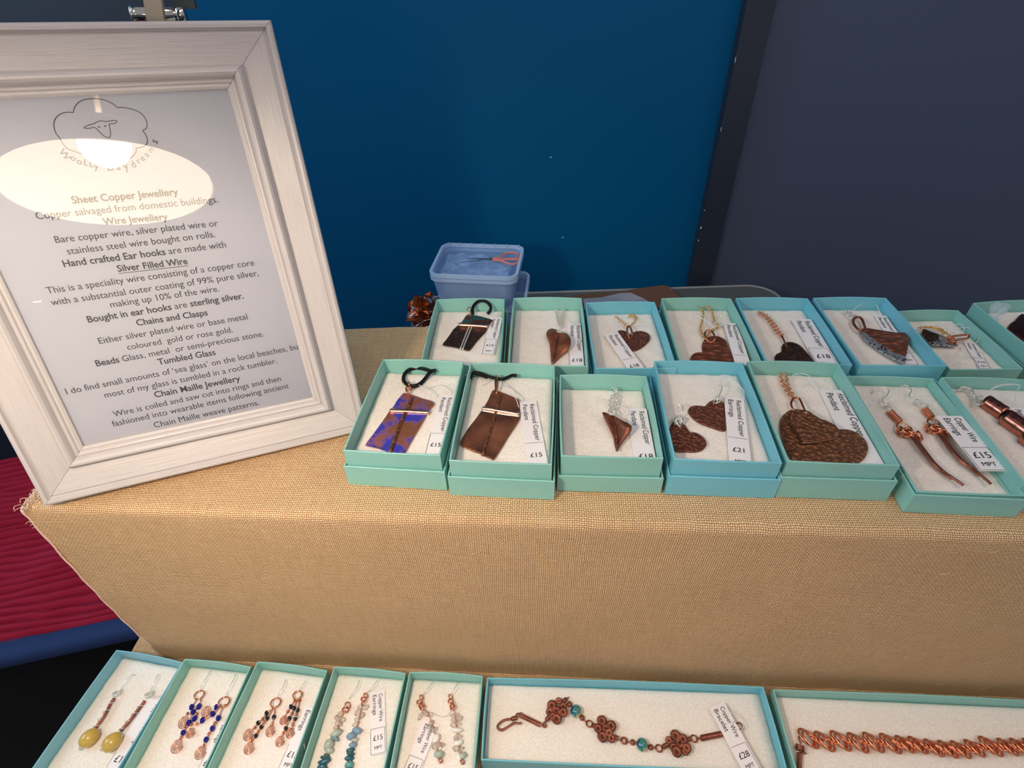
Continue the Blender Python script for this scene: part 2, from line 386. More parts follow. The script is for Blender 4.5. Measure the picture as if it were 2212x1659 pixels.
# strip surface between two polylines with an optional middle fold line
def folded(name, left, fold, right, mat, parent, th=.003):
    m = 14
    def rs(P):
        P = smooth_path(P, 6); d = np.r_[0, np.cumsum(np.linalg.norm(np.diff(P, axis=0), axis=1))]; t = np.linspace(0, d[-1], m)
        return np.array([[np.interp(x, d, P[:, k]) for k in range(3)] for x in t])
    rows = [rs(left), None, rs(fold), None, rs(right)]; rows[1] = (rows[0]+rows[2])/2; rows[3] = (rows[2]+rows[4])/2
    rows[1] = rows[1]+np.array([0, 0, .004]); rows[3] = rows[3]+np.array([0, 0, .004])
    V = [p for r_ in rows for p in r_]; n1 = len(V); V += [p-np.array([0, 0, th]) for p in V]
    Fc = []
    for i in range(4):
        for k in range(m-1):
            a = i*m+k; Fc.append((a, a+1, a+m+1, a+m)); Fc.append((n1+a, n1+a+m, n1+a+m+1, n1+a+1))
    for k in range(m-1):
        Fc.append((k, n1+k, n1+k+1, k+1)); a = 4*m+k; Fc.append((a, a+1, n1+a+1, n1+a))
    for i in range(4):
        a = i*m; Fc.append((a, a+m, n1+a+m, n1+a)); a = i*m+m-1; Fc.append((a, n1+a, n1+a+m, a+m))
    return mesh(name, V, Fc, mat, parent, True)
# ------------------------------------------------------------------ text
TXT = {}
def text_geo(s, bold=False, italic=False):
    k = (s, bold, italic)
    if k in TXT: return TXT[k]
    cu = bpy.data.curves.new('t', 'FONT'); cu.body = s+'|'; cu.size = 1; cu.resolution_u = 3
    if bold: cu.offset = .016
    if italic: cu.shear = .22
    o = bpy.data.objects.new('t', cu); C.objects.link(o)
    dg = bpy.context.evaluated_depsgraph_get(); dg.update()
    me = o.evaluated_get(dg).to_mesh(); V = np.array([v.co[:2] for v in me.vertices]); Fc = [tuple(p.vertices) for p in me.polygons]
    # measure: strip the trailing bar used to keep blanks
    # split islands of the bar: verts to the right of everything else
    parent_ = list(range(len(V)))
    def find(a):
        while parent_[a] != a: parent_[a] = parent_[parent_[a]]; a = parent_[a]
        return a
    for f in Fc:
        for a in f[1:]: parent_[find(a)] = find(f[0])
    comp = {}
    for i in range(len(V)): comp.setdefault(find(i), []).append(i)
    bar = max(comp.values(), key=lambda c: V[c, 0].min()); barx = V[bar, 0].min(); bs = set(bar)
    keep = [i for i in range(len(V)) if i not in bs]; mp = {a: b for b, a in enumerate(keep)}
    V2 = V[keep] if keep else np.zeros((0, 2)); F2 = [tuple(mp[i] for i in f) for f in Fc if f[0] in mp]
    o.evaluated_get(dg).to_mesh_clear(); bpy.data.objects.remove(o); bpy.data.curves.remove(cu)
    TXT[k] = (V2, F2, barx-.09); return TXT[k]
def text_on(mb, runs, org, ex, ey, nrm, width=None, size=None, lift=.0006, align='L', squeeze=1.0):
    """runs: list of (string, bold). org = baseline start; ex, ey unit vectors"""
    x = 0; parts = []
    for r_ in runs:
        s, b = r_[0], r_[1]; it = len(r_) > 2 and r_[2]
        V, Fc, adv = text_geo(s, b, it); parts.append((V, Fc, x)); x += adv
    sx = width/x if width else size*squeeze; sy = (size if size else sx)
    off = 0 if align == 'L' else (-x*sx/2)
    for V, Fc, x0 in parts:
        if len(V) == 0: continue
        W3 = [np.array(org)+ex*(off+(v[0]+x0)*sx)+ey*v[1]*sy+nrm*lift for v in V]; mb.add(W3, Fc)
UPZ = np.array([0, 0, 1.])
# ------------------------------------------------------------------ SETTING
YB = 2.56
def wallpt(px, py, Y=YB): return ony(px, py, Y)
xE = 0.9844*YB/2.7; xT = 1.107*YB/2.7; xL = -1.2932*YB/2.7
ZF, ZC = -CAMH/U, 6.0
def slab(name, x0, x1, y0, y1, z0, z1, mat, parent=None):
    return MB().box(((x0+x1)/2, (y0+y1)/2, (z0+z1)/2), ((x1-x0)/2, 0, 0), (0, (y1-y0)/2, 0), (0, 0, (z1-z0)/2)).build(name, mat, parent, False)
setp(slab('floor', -9, 9, -6, 5.0, ZF-.2, ZF, floor_m), kind='structure')
wb = setp(slab('wall_back', xL, xE+.01, YB, YB+1.9, ZF, ZC, wall_blue), kind='structure')
setp(slab('wall_left', -9, xL, YB+1.5, YB+1.9, ZF, ZC, wall_navy), kind='structure')
setp(slab('trim_1', xE, xT-.004, YB-.05, YB+.5, ZF, ZC, wall_navy), kind='structure')
setp(slab('wall_right', xT+.012, 9, YB+.0, YB+.4, ZF, ZC, wall_slate), kind='structure')
setp(slab('groove_back', xT-.004, xT+.012, YB+.03, YB+.4, ZF, ZC, simple('dark_gap', lin(10, 14, 22), .8)), kind='structure')  # back of the groove, its shade put into a near-black colour
for px, py, sx, sy in ((1190, 340, .003, .0035), (1215.5, 513, .005, .002), (1497, 493, .003, .007), (1505, 455, .0015, .004), (1493, 520, .0015, .006), (1540, 280, .0012, .01), (1572, 130, .0012, .012)):
    p = wallpt(px, py, YB if px < 1400 else YB-.05); 
    if px > 1400: p[0] = xE+.001
    MB().ball(p, (sx, .002, sy), 7, 5).build('paint_chip', chip_m, wb)
# ------------------------------------------------------------------ burlap riser
ZT, ZL = -1.122, -1.975
eL, eR = np.array([-1.2611, .9052]), np.array([1.1605, .7188])
xdir = (eR-eL)/np.linalg.norm(eR-eL); ydir = np.array([-xdir[1], xdir[0]])
def riser():
    L = 3.25; back = .775; r = .022; nx = 160
    prof = []                                     # (offset back, z)
    for t in np.linspace(back, r, 30): prof.append((t, ZT))
    for a in np.linspace(0, math.pi/2, 6)[1:]: prof.append((r-r*math.sin(a), ZT-r+r*math.cos(a)))
    for z in np.linspace(ZT-r, ZL+.001, 34)[1:]: prof.append((0, z))
    s = np.r_[0, np.cumsum([math.hypot(prof[i+1][0]-prof[i][0], prof[i+1][1]-prof[i][1]) for i in range(len(prof)-1)])]
    V, uv, Fc = [], [], []
    for i in range(nx+1):
        x = L*i/nx
        for j, (b, z) in enumerate(prof):
            wav = .004*mnoise.noise(Vector((x*3, j*.13, 0)))
            bb = b+back*.0
            if j < 30: bb = b + (.03+.03*x)*(b/back)*(1 if x > .8 else x/.8)*1.0
            zz = z+(wav*.4 if j < 30 else 0)*(0 if z < ZT-.1 else 1)
            lowout = 0 if z > ZT-.03 else -.018*math.sin(math.pi*min(1, (ZT-z)/(ZT-ZL)))*.6
            p = eL+xdir*x+ydir*(bb+lowout+(wav if j > 34 else 0)); V.append((p[0], p[1], zz)); 
            shear = .10*max(0, s[j]-.77)*(x-1.2)
            uv.append((x+shear, s[j]))
    m = len(prof)
    for i in range(nx):
        for j in range(m-1): a = i*m+j; Fc.append((a, a+1, a+m+1, a+m))
    # left side, right side, back, closing
    n0 = len(V)
    o = mesh('burlap_riser', V, Fc, burlap_m, None, True, uv)
    return o, V, m, nx
ro, RV, m_, nx_ = riser()
setp(ro, 'tall riser covered in tan burlap cloth, carrying the upper two rows of boxes', 'display riser')
def side(i, name):
    P = [RV[i*m_+j] for j in range(m_)]; b = P[0]; P2 = P+[(b[0], b[1], ZL+.001)]
    n = len(P2); return mesh(name, P2, [tuple(range(n)) if i else tuple(range(n))[::-1]], burlap_m, ro, False, [(p[1], p[2]) for p in P2])
side(0, 'side_panel'); side(nx_, 'side_panel')
Pb = [RV[0], RV[nx_*m_]]; mesh('back_panel', [Pb[0], Pb[1], (Pb[1][0], Pb[1][1], ZL+.001), (Pb[0][0], Pb[0][1], ZL+.001)], [(0, 1, 2, 3)], burlap_m, ro, False, [(0, 0), (3, 0), (3, .8), (0, .8)])
# loose fibres on the cloth
fb = MB(); fibm = simple('jute_fibre', lin(226, 196, 160), .7)
for k in range(70):
    z = ZT-random.random()**1.0*.80; p = np.array([*(eL+xdir*random.uniform(-.002, .01)), z]); d = np.array([-1, random.uniform(-.6, .2), random.uniform(-.9, .6)]); d /= np.linalg.norm(d); L = random.choice((.004, .006, .009, .018))
    q = p+d*L+np.array([0, 0, -random.random()*L*.6]); fb.tube([p, (p+q)/2+np.array([0, random.uniform(-.003, .003), .002]), q], .0006, 4, n=3)
for k in range(90):
    x = random.uniform(.02, 2.9); z = random.uniform(ZL+.03, ZT-.01); p0 = eL+xdir*x-ydir*.013; p = np.array([p0[0], p0[1], z]); a = random.uniform(0, 6.3); L = random.uniform(.01, .025); d3 = np.array([math.cos(a)*xdir[0], math.cos(a)*xdir[1], math.sin(a)])*L
    fb.tube([p, p+d3*.5-np.array([0, .004, 0]), p+d3+np.array([0, -.002, 0])], .00035, 4, n=3)
for k in range(60):
    x = random.uniform(.0, 1.1); p0 = eL+xdir*x+ydir*.8; p = np.array([p0[0], p0[1], ZT]); a = random.uniform(.2, 2.9); L = random.uniform(.006, .018)
    fb.tube([p, p+np.array([math.cos(a)*L, 0, math.sin(a)*L])], .0004, 4, sm=False)
setp(fb.build('loose_fibre', fibm, ro), kind='stuff')
sv = MB(); pv = [np.array([*(eL+xdir*(.001+.002*math.sin(k*1.9))-ydir*(.002+.011*math.sin(math.pi*k/24)*.9)), ZT-.004-k/24*(ZT-ZL-.012)]) for k in range(25)]
sv.tube([np.array([*(eL+ydir*.20), ZT+.001]), np.array([*(eL+ydir*.10), ZT+.003]), np.array([*(eL+ydir*.03), ZT+.001])]+pv, .0028, 6, n=4)
for k in range(80): q_ = np.array([*(eL+xdir*random.uniform(-.004, .03)+ydir*random.uniform(0, .10)), ZT+random.uniform(.001, .006)]); a_ = random.uniform(0, 6.3); sv.tube([q_, q_+np.array([math.cos(a_)*.012, math.sin(a_)*.012, random.uniform(0, .006)]), q_+np.array([math.cos(a_+.4)*.018, math.sin(a_+.4)*.018, random.uniform(-.004, .004)])], .0008, 5, n=4)
sv.build('frayed_edge', simple('pale_frayed_jute', lin(236, 206, 186), .9, 0, 900, .5, .001, .25), ro)
# lower burlap step, display table
def lower_step():
    a = onz(283, 1408, ZL); x0 = a[0]-.002
    x1, y0, y1, h = 2.4, .02, 1.14, .075; r = .012
    V, uv, Fc = [], [], []
    xs = np.r_[x0, np.linspace(x0+r, x1, 60)]
    ys = np.linspace(y0, y1, 30)
    org = np.array([x0, .93])
    for x in xs:
        for y in ys:
            p = org+xdir*(x-x0)+ydir*(y-.93); V.append((p[0], p[1], ZL-(.004 if x == x0 else 0))); uv.append((x+.31, y))
    m = len(ys)
    for i in range(len(xs)-1):
        for j in range(m-1): q = i*m+j; Fc.append((q, q+m, q+m+1, q+1))
    # skirt
    rim = [j for j in range(m)]+[i*m+m-1 for i in range(1, len(xs))]+[(len(xs)-1)*m+j for j in range(m-2, -1, -1)]+[i*m for i in range(len(xs)-2, 0, -1)]
    n0 = len(V); k = len(rim)
    for t, i in enumerate(rim): V.append((V[i][0], V[i][1], ZL-h)); uv.append((uv[i][0]+h*(1 if 0 else .7), uv[i][1]+h*.7))
    for t in range(k): a_, b_ = rim[t], rim[(t+1) % k]; Fc.append((a_, b_, n0+(t+1) % k, n0+t))
    Fc.append(tuple(n0+t for t in range(k))[::-1])
    o = mesh('burlap_step', V, Fc, burlap_m, None, False, uv)
    return setp(o, 'low step covered in tan burlap under the front row of long boxes', 'display riser')
lower_step()
dt = empty('display_table', (.5, .8, ZF), 'black cloth covered display table beneath the burlap steps', 'table')
tz = ZL-.076
def rot_slab(x0, x1, y0, y1, z0, z1):
    o2 = np.array([-1.39, .93]); P = []
    for z in (z0, z1):
        for x, y in ((x0, y0), (x1, y0), (x1, y1), (x0, y1)): p = o2+xdir*(x+1.39)+ydir*(y-.93); P.append((p[0], p[1], z))
    return P, [(3, 2, 1, 0), (4, 5, 6, 7), (0, 1, 5, 4), (1, 2, 6, 5), (2, 3, 7, 6), (3, 0, 4, 7)]
MB().add(*rot_slab(-1.40, 2.45, -.05, 1.6, tz-.12, tz)).build('tabletop', blackcloth, dt, False)
for x, y in ((-1.34, .02), (2.38, .02), (-1.34, 1.52), (2.38, 1.52)): MB().add(*rot_slab(x-.05, x+.05, y-.05, y+.05, ZF, tz-.12)).build('leg', chair_leg_m, dt, False)
# grey side table behind the riser
ZS = -1.45
st = empty('side_table', (.43, 2.05, ZF), 'grey plastic table with rounded corners behind the riser, against the wall', 'table')
def rounded(x0, x1, y0, y1, r, n=8):
    P = []
    for cx, cy, a0 in ((x1-r, y1-r, 0), (x0+r, y1-r, 90), (x0+r, y0+r, 180), (x1-r, y0+r, 270)):
        for k in range(n+1): a = math.radians(a0+90*k/n); P.append((cx+r*math.cos(a), cy+r*math.sin(a)))
    return P
def prism(P, z0, z1, mb=None):
    mb = mb or MB(); n = len(P); V = [(p[0], p[1], z0) for p in P]+[(p[0], p[1], z1) for p in P]
    return mb.add(V, [tuple(range(n))[::-1], tuple(range(n, 2*n))]+[(i, (i+1) % n, n+(i+1) % n, n+i) for i in range(n)])
TP = rounded(-.45, 1.32, 1.86, 2.435, .13)
prism(TP, ZS-.05, ZS-.006).build('tabletop', tbl_m, st, False)
MB().tube([(p[0], p[1], ZS-.008) for p in TP], .008, 6, True, sm=False).build('edge_band', simple('pale_edge_strip', lin(126, 130, 132), .4), st)
for x, y in ((-.32, 1.98), (1.2, 1.98), (-.32, 2.33), (1.2, 2.33)): prism(rounded(x-.03, x+.03, y-.03, y+.03, .02, 3), ZF, ZS-.05).build('leg', chair_leg_m, st, False)
# ------------------------------------------------------------------ chair
def chair():
    zc = -3.1; A = onz(0, 1385, zc); Bp = onz(260, 1330, zc); ex = (Bp-A)[:2]; ex /= np.linalg.norm(ex); ey = np.array([-ex[1], ex[0]])
    A2 = A[:2]-ex*2.0; Wd_ = 2.0+np.linalg.norm((Bp-A)[:2])+.25; D = 1.62
    o = empty('chair', (A2[0]+ex[0]*Wd_/2, A2[1]+ey[1]*D/2, ZF), 'chair with a crimson pleated fabric seat and navy edge left of the riser', 'chair')
    n1, n2 = 110, 640; V, Fc = [], []
    for i in range(n1+1):
        for j in range(n2+1):
            x = Wd_*i/n1; y = D*j/n2
            wv = .026*mnoise.noise(Vector((x*2.2, y*4, 0)))*(1.6 if y < .45 else .5)+.004*mnoise.noise(Vector((x*14, y*8, 3)))
            ph = (y+wv)/.056; h = abs(math.sin(math.pi*ph))**.45*.052*(1+.35*mnoise.noise(Vector((x*6, y*20, 9))))
            edge = min(1, min(x, Wd_-x, y+.02, D-y+.02)/.05); h *= max(0, edge)**.5
            dome = .02*math.sin(math.pi*min(max(y/D, 0), 1))
            p = A2+ex*x+ey*y; V.append((p[0], p[1], zc-.052+h+dome))
    for i in range(n1):
        for j in range(n2): a = i*(n2+1)+j; Fc.append((a, a+n2+1, a+n2+2, a+1))
    mesh('seat_cover', V, Fc, red_m, o, True)
    c = lambda x, y, z: (A2[0]+ex[0]*x+ey[0]*y, A2[1]+ex[1]*x+ey[1]*y, z)
    # binding with a rounded front, seat pad
    prof = [(.0, -.02), (-.03, -.012), (-.075, -.02), (-.10, -.05), (-.10, -.12), (-.07, -.16), (0, -.17)]
    V = []; 
    for x in np.linspace(0, Wd_, 20):
        for y, z in prof: V.append(c(x, y, zc+z))
    m = len(prof); Fc = [(i*m+j, (i+1)*m+j, (i+1)*m+j+1, i*m+j+1) for i in range(19) for j in range(m-1)]+[tuple(range(m)), tuple(19*m+j for j in range(m))[::-1]]
    mesh('edge_binding', V, Fc, navy_fab, o, True)
    MB().add([c(x, y, z) for z in (zc-.17, zc-.03) for x, y in ((0, 0), (Wd_, 0), (Wd_, D), (0, D))], [(3, 2, 1, 0), (4, 5, 6, 7), (0, 1, 5, 4), (1, 2, 6, 5), (2, 3, 7, 6), (3, 0, 4, 7)]).build('seat_base', navy_fab, o, False)
    for x, y in ((.1, .1), (Wd_-.1, .1), (.1, D-.1), (Wd_-.1, D-.1)): MB().tube([c(x, y, zc-.17), c(x, y, ZF)], .045, 10, sm=False).build('leg', chair_leg_m, o)
chair()
# ------------------------------------------------------------------ boxes
def openbox(x, y, a, w, d, ztop, h, t=.0045, bulge=.003, seed=0, floor_t=.006):
    rr = random.Random(seed); K = 6; ca, sa = math.cos(a), math.sin(a)
    cn = [(-w/2, -d/2), (w/2, -d/2), (w/2, d/2), (-w/2, d/2)]
    def loop(off, z, zb=0):
        P = []
        for s in range(4):
            x0, y0 = cn[s]; x1, y1 = cn[(s+1) % 4]; dx, dy = x1-x0, y1-y0; L = math.hypot(dx, dy); nx_, ny_ = dy/L, -dx/L
            bl = [bulge*.9, bulge*.8, bulge*1.3, bulge*.8][s]
            for k in range(K):
                f = k/K; sx = -1 if x0 < 0 else 1
                px, py = x0+dx*f, y0+dy*f; bb = bl*math.sin(math.pi*f)*(1 if zb else .35)
                # inset towards centre
                ix = px-math.copysign(min(off, abs(px)), px) if abs(px) > w/2-1e-6 or k == 0 else px
                iy = py-math.copysign(min(off, abs(py)), py) if abs(py) > d/2-1e-6 or k == 0 else py
                if abs(px) < w/2-1e-6: ix = px*(1-2*off/w)
                if abs(py) < d/2-1e-6: iy = py*(1-2*off/d)
                ix += nx_*bb; iy += ny_*bb
                P.append((x+ca*ix-sa*iy, y+sa*ix+ca*iy, z+(zb*math.sin(math.pi*f)*[.4, .2, 1, .2][s])))
        return P
    zb = .0022; z0 = ztop-h
    L = [loop(.001, z0), loop(0, z0+.002), loop(0, ztop-.001, zb), loop(.001, ztop, zb), loop(t-.001, ztop, zb), loop(t, ztop-.001, zb), loop(t, z0+floor_t)]
    V = [p for l in L for p in l]; n = 4*K; Fc = [tuple(range(n))[::-1]]
    for i in range(len(L)-1):
        for k in range(n): Fc.append((i*n+k, i*n+(k+1) % n, (i+1)*n+(k+1) % n, (i+1)*n+k))
    Fc.append(tuple((len(L)-1)*n+k for k in range(n))); return V, Fc
def padgeo(x, y, a, w, d, z, zb, seed):
    nx, ny = 26, 38; ca, sa = math.cos(a), math.sin(a); V, Fc = [], []
    for i in range(nx+1):
        for j in range(ny+1):
            u = (i/nx-.5)*w; v = (j/ny-.5)*d
            e = min(i, nx-i)/2.5; e2 = min(j, ny-j)/2.5; k = min(1, min(e, e2))
            h = z-(1-k)**2*.006+.0022*mnoise.noise(Vector((u*30+seed*7, v*30, 0)))+.001*mnoise.noise(Vector((u*110+seed*7, v*110, 0)))
            V.append((x+ca*u-sa*v, y+sa*u+ca*v, h))
    for i in range(nx):
        for j in range(ny): q = i*(ny+1)+j; Fc.append((q, q+ny+1, q+ny+2, q+1))
    rim = [i*(ny+1) for i in range(nx+1)]+[nx*(ny+1)+j for j in range(1, ny+1)]+[i*(ny+1)+ny for i in range(nx-1, -1, -1)]+[j for j in range(ny-1, 0, -1)]
    n0 = len(V); k = len(rim)
    for i in rim: V.append((V[i][0], V[i][1], zb))
    for t in range(k): Fc.append((rim[t], n0+t, n0+(t+1) % k, rim[(t+1) % k]))
    Fc.append(tuple(range(n0, n0+k))[::-1]); return V, Fc
# name: x, y, yaw, w, d, rim z, pad z, floor z, material, (lid rim z or None), description, row
R = {
 'A': (-0.2813, 1.1239, -0.1118, 0.2440, 0.3707, -1.0, -1.042, ZT, mint, -1.0505, 'the blue and copper cross pendant', 'front'),
 'B': (-0.0160, 1.0864, -0.0988, 0.2480, 0.3822, -1.0, -1.040, ZT, mint, -1.0505, 'the dark brown copper cross pendant', 'front'),
 'C': (0.2461, 1.0567, -0.0767, 0.2437, 0.3109, -1.0, -1.045, ZT, mint, -1.063, 'the folded flower-shaped pendant on silver chain', 'front'),
 'D': (0.5226, 1.0679, -0.0929, 0.2495, 0.3836, -1.0, -1.037, ZT, sky, -1.051, 'the pair of copper heart earrings', 'front'),
 'E': (0.7889, 1.0504, -0.0967, 0.2530, 0.3863, -1.0, -1.040, ZT, mint, -1.0465, 'the double copper heart pendant', 'front'),
 'F': (1.0757, 1.0104, -0.0938, 0.2366, 0.4247, -1.052, -1.075, ZT, mint, -1.056, 'the pair of long copper wire spike earrings', 'front'),
 'P': (1.3185, .9850, -0.109, 0.2480, 0.3860, -1.03, -1.060, ZT, mint, -1.075, 'the curled copper barrel pendant at the right edge', 'front'),
 'G': (-0.1440, 1.4921, -0.0495, 0.2393, 0.3720, -1.02, -1.062, ZT, mint, -1.072, 'the tilted dark cross pendant beside the foil wrapper', 'back'),
 'H': (0.1208, 1.4780, -0.0671, 0.2372, 0.3824, -1.02, -1.062, ZT, mint, -1.072, 'the folded copper leaf-heart pendant', 'back'),
 'I': (0.3714, 1.4441, -0.0405, 0.2362, 0.3629, -1.02, -1.060, ZT, sky, -1.072, 'the small hammered heart with a tag across it', 'back'),
 'J': (0.6293, 1.4487, -0.0672, 0.2352, 0.3720, -1.02, -1.060, ZT, mint, -1.072, 'the rippled copper heart on a looped gold chain', 'back'),
 'K': (0.8820, 1.4373, -0.0743, 0.2404, 0.3649, -1.02, -1.060, ZT, sky, -1.072, 'the blackened heart on a rose gold chain', 'back'),
 'L': (1.1422, 1.4200, -0.0644, 0.2402, 0.3708, -1.02, -1.060, ZT, sky, -1.072, 'the copper wing-shaped pendant with silver edge', 'back'),
 'M': (1.3950, 1.3987, -0.0301, 0.2100, 0.3155, -1.05, -1.083, ZT, mint, None, 'the dark shard pendant under thread loops', 'back'),
 'N': (1.664, 1.365, 0.0155, 0.2480, 0.3720, -1.02, -1.055, ZT, mint, -1.072, 'the plum brown plate at the right edge', 'back'),
 '1': (-1.2965, 0.6641, -0.1950, 0.2534, 0.4200, -1.88, -1.922, ZL, paleblue, None, 'the yellow stone drop earrings', 'bottom'),
 '2': (-1.0419, 0.6325, -0.1387, 0.2370, 0.4200, -1.88, -1.922, ZL, mint, None, 'the blue bead and copper spiral earrings', 'bottom'),
 '3': (-0.7905, 0.6142, -0.1500, 0.2450, 0.4200, -1.88, -1.922, ZL, mint, None, 'the black bead and copper spiral earrings', 'bottom'),
 '4': (-0.5221, 0.5926, -0.1144, 0.2417, 0.4200, -1.88, -1.922, ZL, mint, None, 'the teal stone chip earrings', 'bottom'),
 '5': (-0.2638, 0.5711, -0.0846, 0.2420, 0.4200, -1.88, -1.922, ZL, mint, None, 'the clear and white chip earrings', 'bottom'),
 '6': (0.3174, 0.6214, -0.0637, 0.8757, 0.2305, -1.88, -1.918, ZL, sky, None, 'the flower link bracelet', 'bottom'),
 '7': (1.2276, 0.5471, -0.0739, 0.9000, 0.2400, -1.88, -1.918, ZL, mint, None, 'the copper ring chain bracelet', 'bottom'),
}
gname = {'front': 'pendant boxes in the front row on the riser', 'back': 'pendant boxes in the back row on the riser', 'bottom': 'jewellery boxes along the low step'}
for k, (x, y, a, w_, d_, zr, zp, zf, mt, lid, desc, row) in R.items():
    cname = 'mint green' if mt is mint else ('sky blue' if mt is sky else 'pale blue')
    base = zf+(.0065 if lid else .0)+.001
    o = empty('jewellery_box', (x, y, base), cname+' open card box holding '+desc, 'box', gname[row])
    V, Fc = openbox(x, y, a, w_, d_, zr, zr-base, seed=hash(k) % 99 if 0 else ord(k)); mesh('card_tray', V, Fc, mt, o)
    V, Fc = padgeo(x, y, a, w_-.0105, d_-.0105, zp, base+.0065, ord(k)); mesh('cotton_padding', V, Fc, cotton_m, o, True)
    if lid:
        V, Fc = openbox(x+.001, y-.001, a+.004*(ord(k) % 5-2), w_+.0155, d_+.0155, lid, lid-zf-.0005, bulge=.0015, seed=ord(k)+9)
        setp(mesh('box_lid', V, Fc, mt, None), cname+' lid under the box with '+desc[4:], 'box lid', 'upturned lids under the boxes')
# ------------------------------------------------------------------ jewellery builders
CA = (730, 760, 5.35); CB = (950, 770, 5.186); CC = (1180, 790, 5.53); CD = (1390, 760, 5.03); CE = (1600, 760, 5.028); CF = (1810, 790, 4.88)
CG = (890, 630, 9.76); CH = (1080, 630, 8.73); CI = (1240, 640, 9.217); CJ = (1410, 630, 8.848); CK = (1570, 630, 7.9); CL = (1740, 630, 6.9125); CM = (1930, 630, 7.844); CP = (1980, 800, 5.926)
C1 = (150, 1440, 5.395); C3 = (480, 1400, 3.814); C4 = (640, 1440, 5.267); C6 = (1060, 1480, 7.373); C6b = (1330, 1490, 6.32); C7 = (1700, 1540, 4.32)
def tag(cr, TL, TR, BL, z, l1, l2, price, desc, thread=(), clip=True, mpt=True, ratio=None, border=True, zt=None):
    """price card: corner pixels TL, TR and a pixel BL on the left edge where the card ends"""
    z1 = z+.004
    a, b, c = (PZ(cr, [q], z1)[0] for q in (TL, TR, BL))
    ey = c-a; ey[2] = 0; L = np.linalg.norm(ey); dn = ey/L; ex = np.array([-dn[1], dn[0], 0]); 
    wd = (b-a)@ex
    if wd < 0: ex = -ex; wd = -wd
    n = UPZ; th = .0008
    o = MB()
    def bend(t): return 0.0
    keep_ = CUR[0]
    if not clip: CUR[0] = None
    Q = clip_poly([a, a+ex*wd, a+ex*wd+dn*L, a+dn*L]); m = len(Q)
    area_ = sum(Q[i-1][0]*Q[i][1]-Q[i][0]*Q[i-1][1] for i in range(m))
    if area_ < 0: Q = Q[::-1]
    o.add(list(Q)+[q-n*th for q in Q], [tuple(range(m)), tuple(range(m, 2*m))[::-1]]+[(i, i+m, (i+1) % m+m, (i+1) % m) for i in range(m)])
    root = o.build('price_tag', white_paper, None, False); setp(root, 'white price tag '+desc, 'price tag', 'price tags in the boxes')
    def onc(u, v):                     # u across, v down, 0..1 of the card
        t = v; return a+ex*wd*u+dn*L*t+n*(bend(t)+.0006)
    mb = MB(); 
    text = lambda runs, u, v, width_frac, size: text_on(mb, runs, onc(u, v), dn, ex, n, width=width_frac*L, size=size*wd, lift=.0)
    pr = .60; l1w = (.53 if len(l1) > 12 else .46)
    # first line (right column), second line (left column), both reading down the card
    text([(l1, False)], .60, .045, l1w, .36); text([(l2, False)], .20, .045, l1w*len(l2)/len(l1)*1.02, .36)
    if price:
        cx = .50; v0 = .785
        text_on(mb, [(price, False)], onc(cx, v0), ex, -dn, n, size=.42*wd, lift=0, align='C')
        if mpt: text_on(mb, [('MPT', False)], onc(cx, .92), ex, -dn, n, size=.27*wd, lift=0, align='C')
        if border:
            q = .0009
            for (u0, v0_, u1, v1) in ((.04, pr, .93, pr), (.93, pr, .93, .985), (.04, pr, .04, .985), (.04, .985, .93, .985)):
                p0, p1 = onc(u0, v0_), onc(u1, v1); d = p1-p0; d /= np.linalg.norm(d); s = np.cross(n, d)*q/2; mb.add([p0-s, p1-s, p1+s, p0+s], [(0, 1, 2, 3)])
    mb.V = [v+n*.0004 for v in mb.V]; ok = [inside(v, .0085) for v in mb.V]; mb.F = [f for f in mb.F if all(ok[i] for i in f)]
    used = sorted({i for f in mb.F for i in f}); mp_ = {i: k for k, i in enumerate(used)}; mb.V = [mb.V[i] for i in used]; mb.F = [tuple(mp_[i] for i in f) for f in mb.F]
    CUR[0] = keep_
    mb.build('printed_text', inkt, root, False)
    for th_ in thread:
        zz = z1+.003; q = PZ(cr, th_, zz); m = len(q)
        q = [p+UPZ*(.010*math.sin(math.pi*i/(m-1))) for i, p in enumerate(q)]
        q = [ (onz(*pxs(cr, [pt])[0], zz+.010*math.sin(math.pi*i/(m-1)))) for i, pt in enumerate(th_)]
        MB().tube(q, .0011, 5).build('thread', nylon, root)
    return root
def wire(cr, pts, z, r, sides=7, closed=False, n=6, mb=None):
    mb = mb or MB(); return mb.tube(PZ(cr, pts, z), r, sides, closed, n)
def chain(cr, paths, z, r, wr, mat, parent, name='chain'):
    mb = MB()
    for P in paths:
        Q = smooth_path(PZ(cr, P, z+r*.6), 8); d = np.r_[0, np.cumsum(np.linalg.norm(np.diff(Q, axis=0), axis=1))]; N = max(2, int(d[-1]/(r*1.45)))
        for i in range(N+1):
            s = d[-1]*i/N; c = np.array([np.interp(s, d, Q[:, k]) for k in range(3)]); s2 = min(s+.001, d[-1]); s1 = max(0, s2-.002)
            t = np.array([np.interp(s2, d, Q[:, k])-np.interp(s1, d, Q[:, k]) for k in range(3)]); t /= np.linalg.norm(t)+1e-9
            side_ = np.cross(t, UPZ); tilt = UPZ*.75+side_*(.8 if i % 2 else -.8); mb.ring(c+UPZ*random.uniform(0, r*.3), r, wr, tilt, t, .62, 10, 4)
    return mb.build(name, mat, parent)
def root_at(name, cr, px, z, label, cat, group=None): return empty(name, PZ(cr, [px], z)[0], label, cat, group)
GP = 'pendants in the open boxes'; GE = 'earrings in the open boxes'
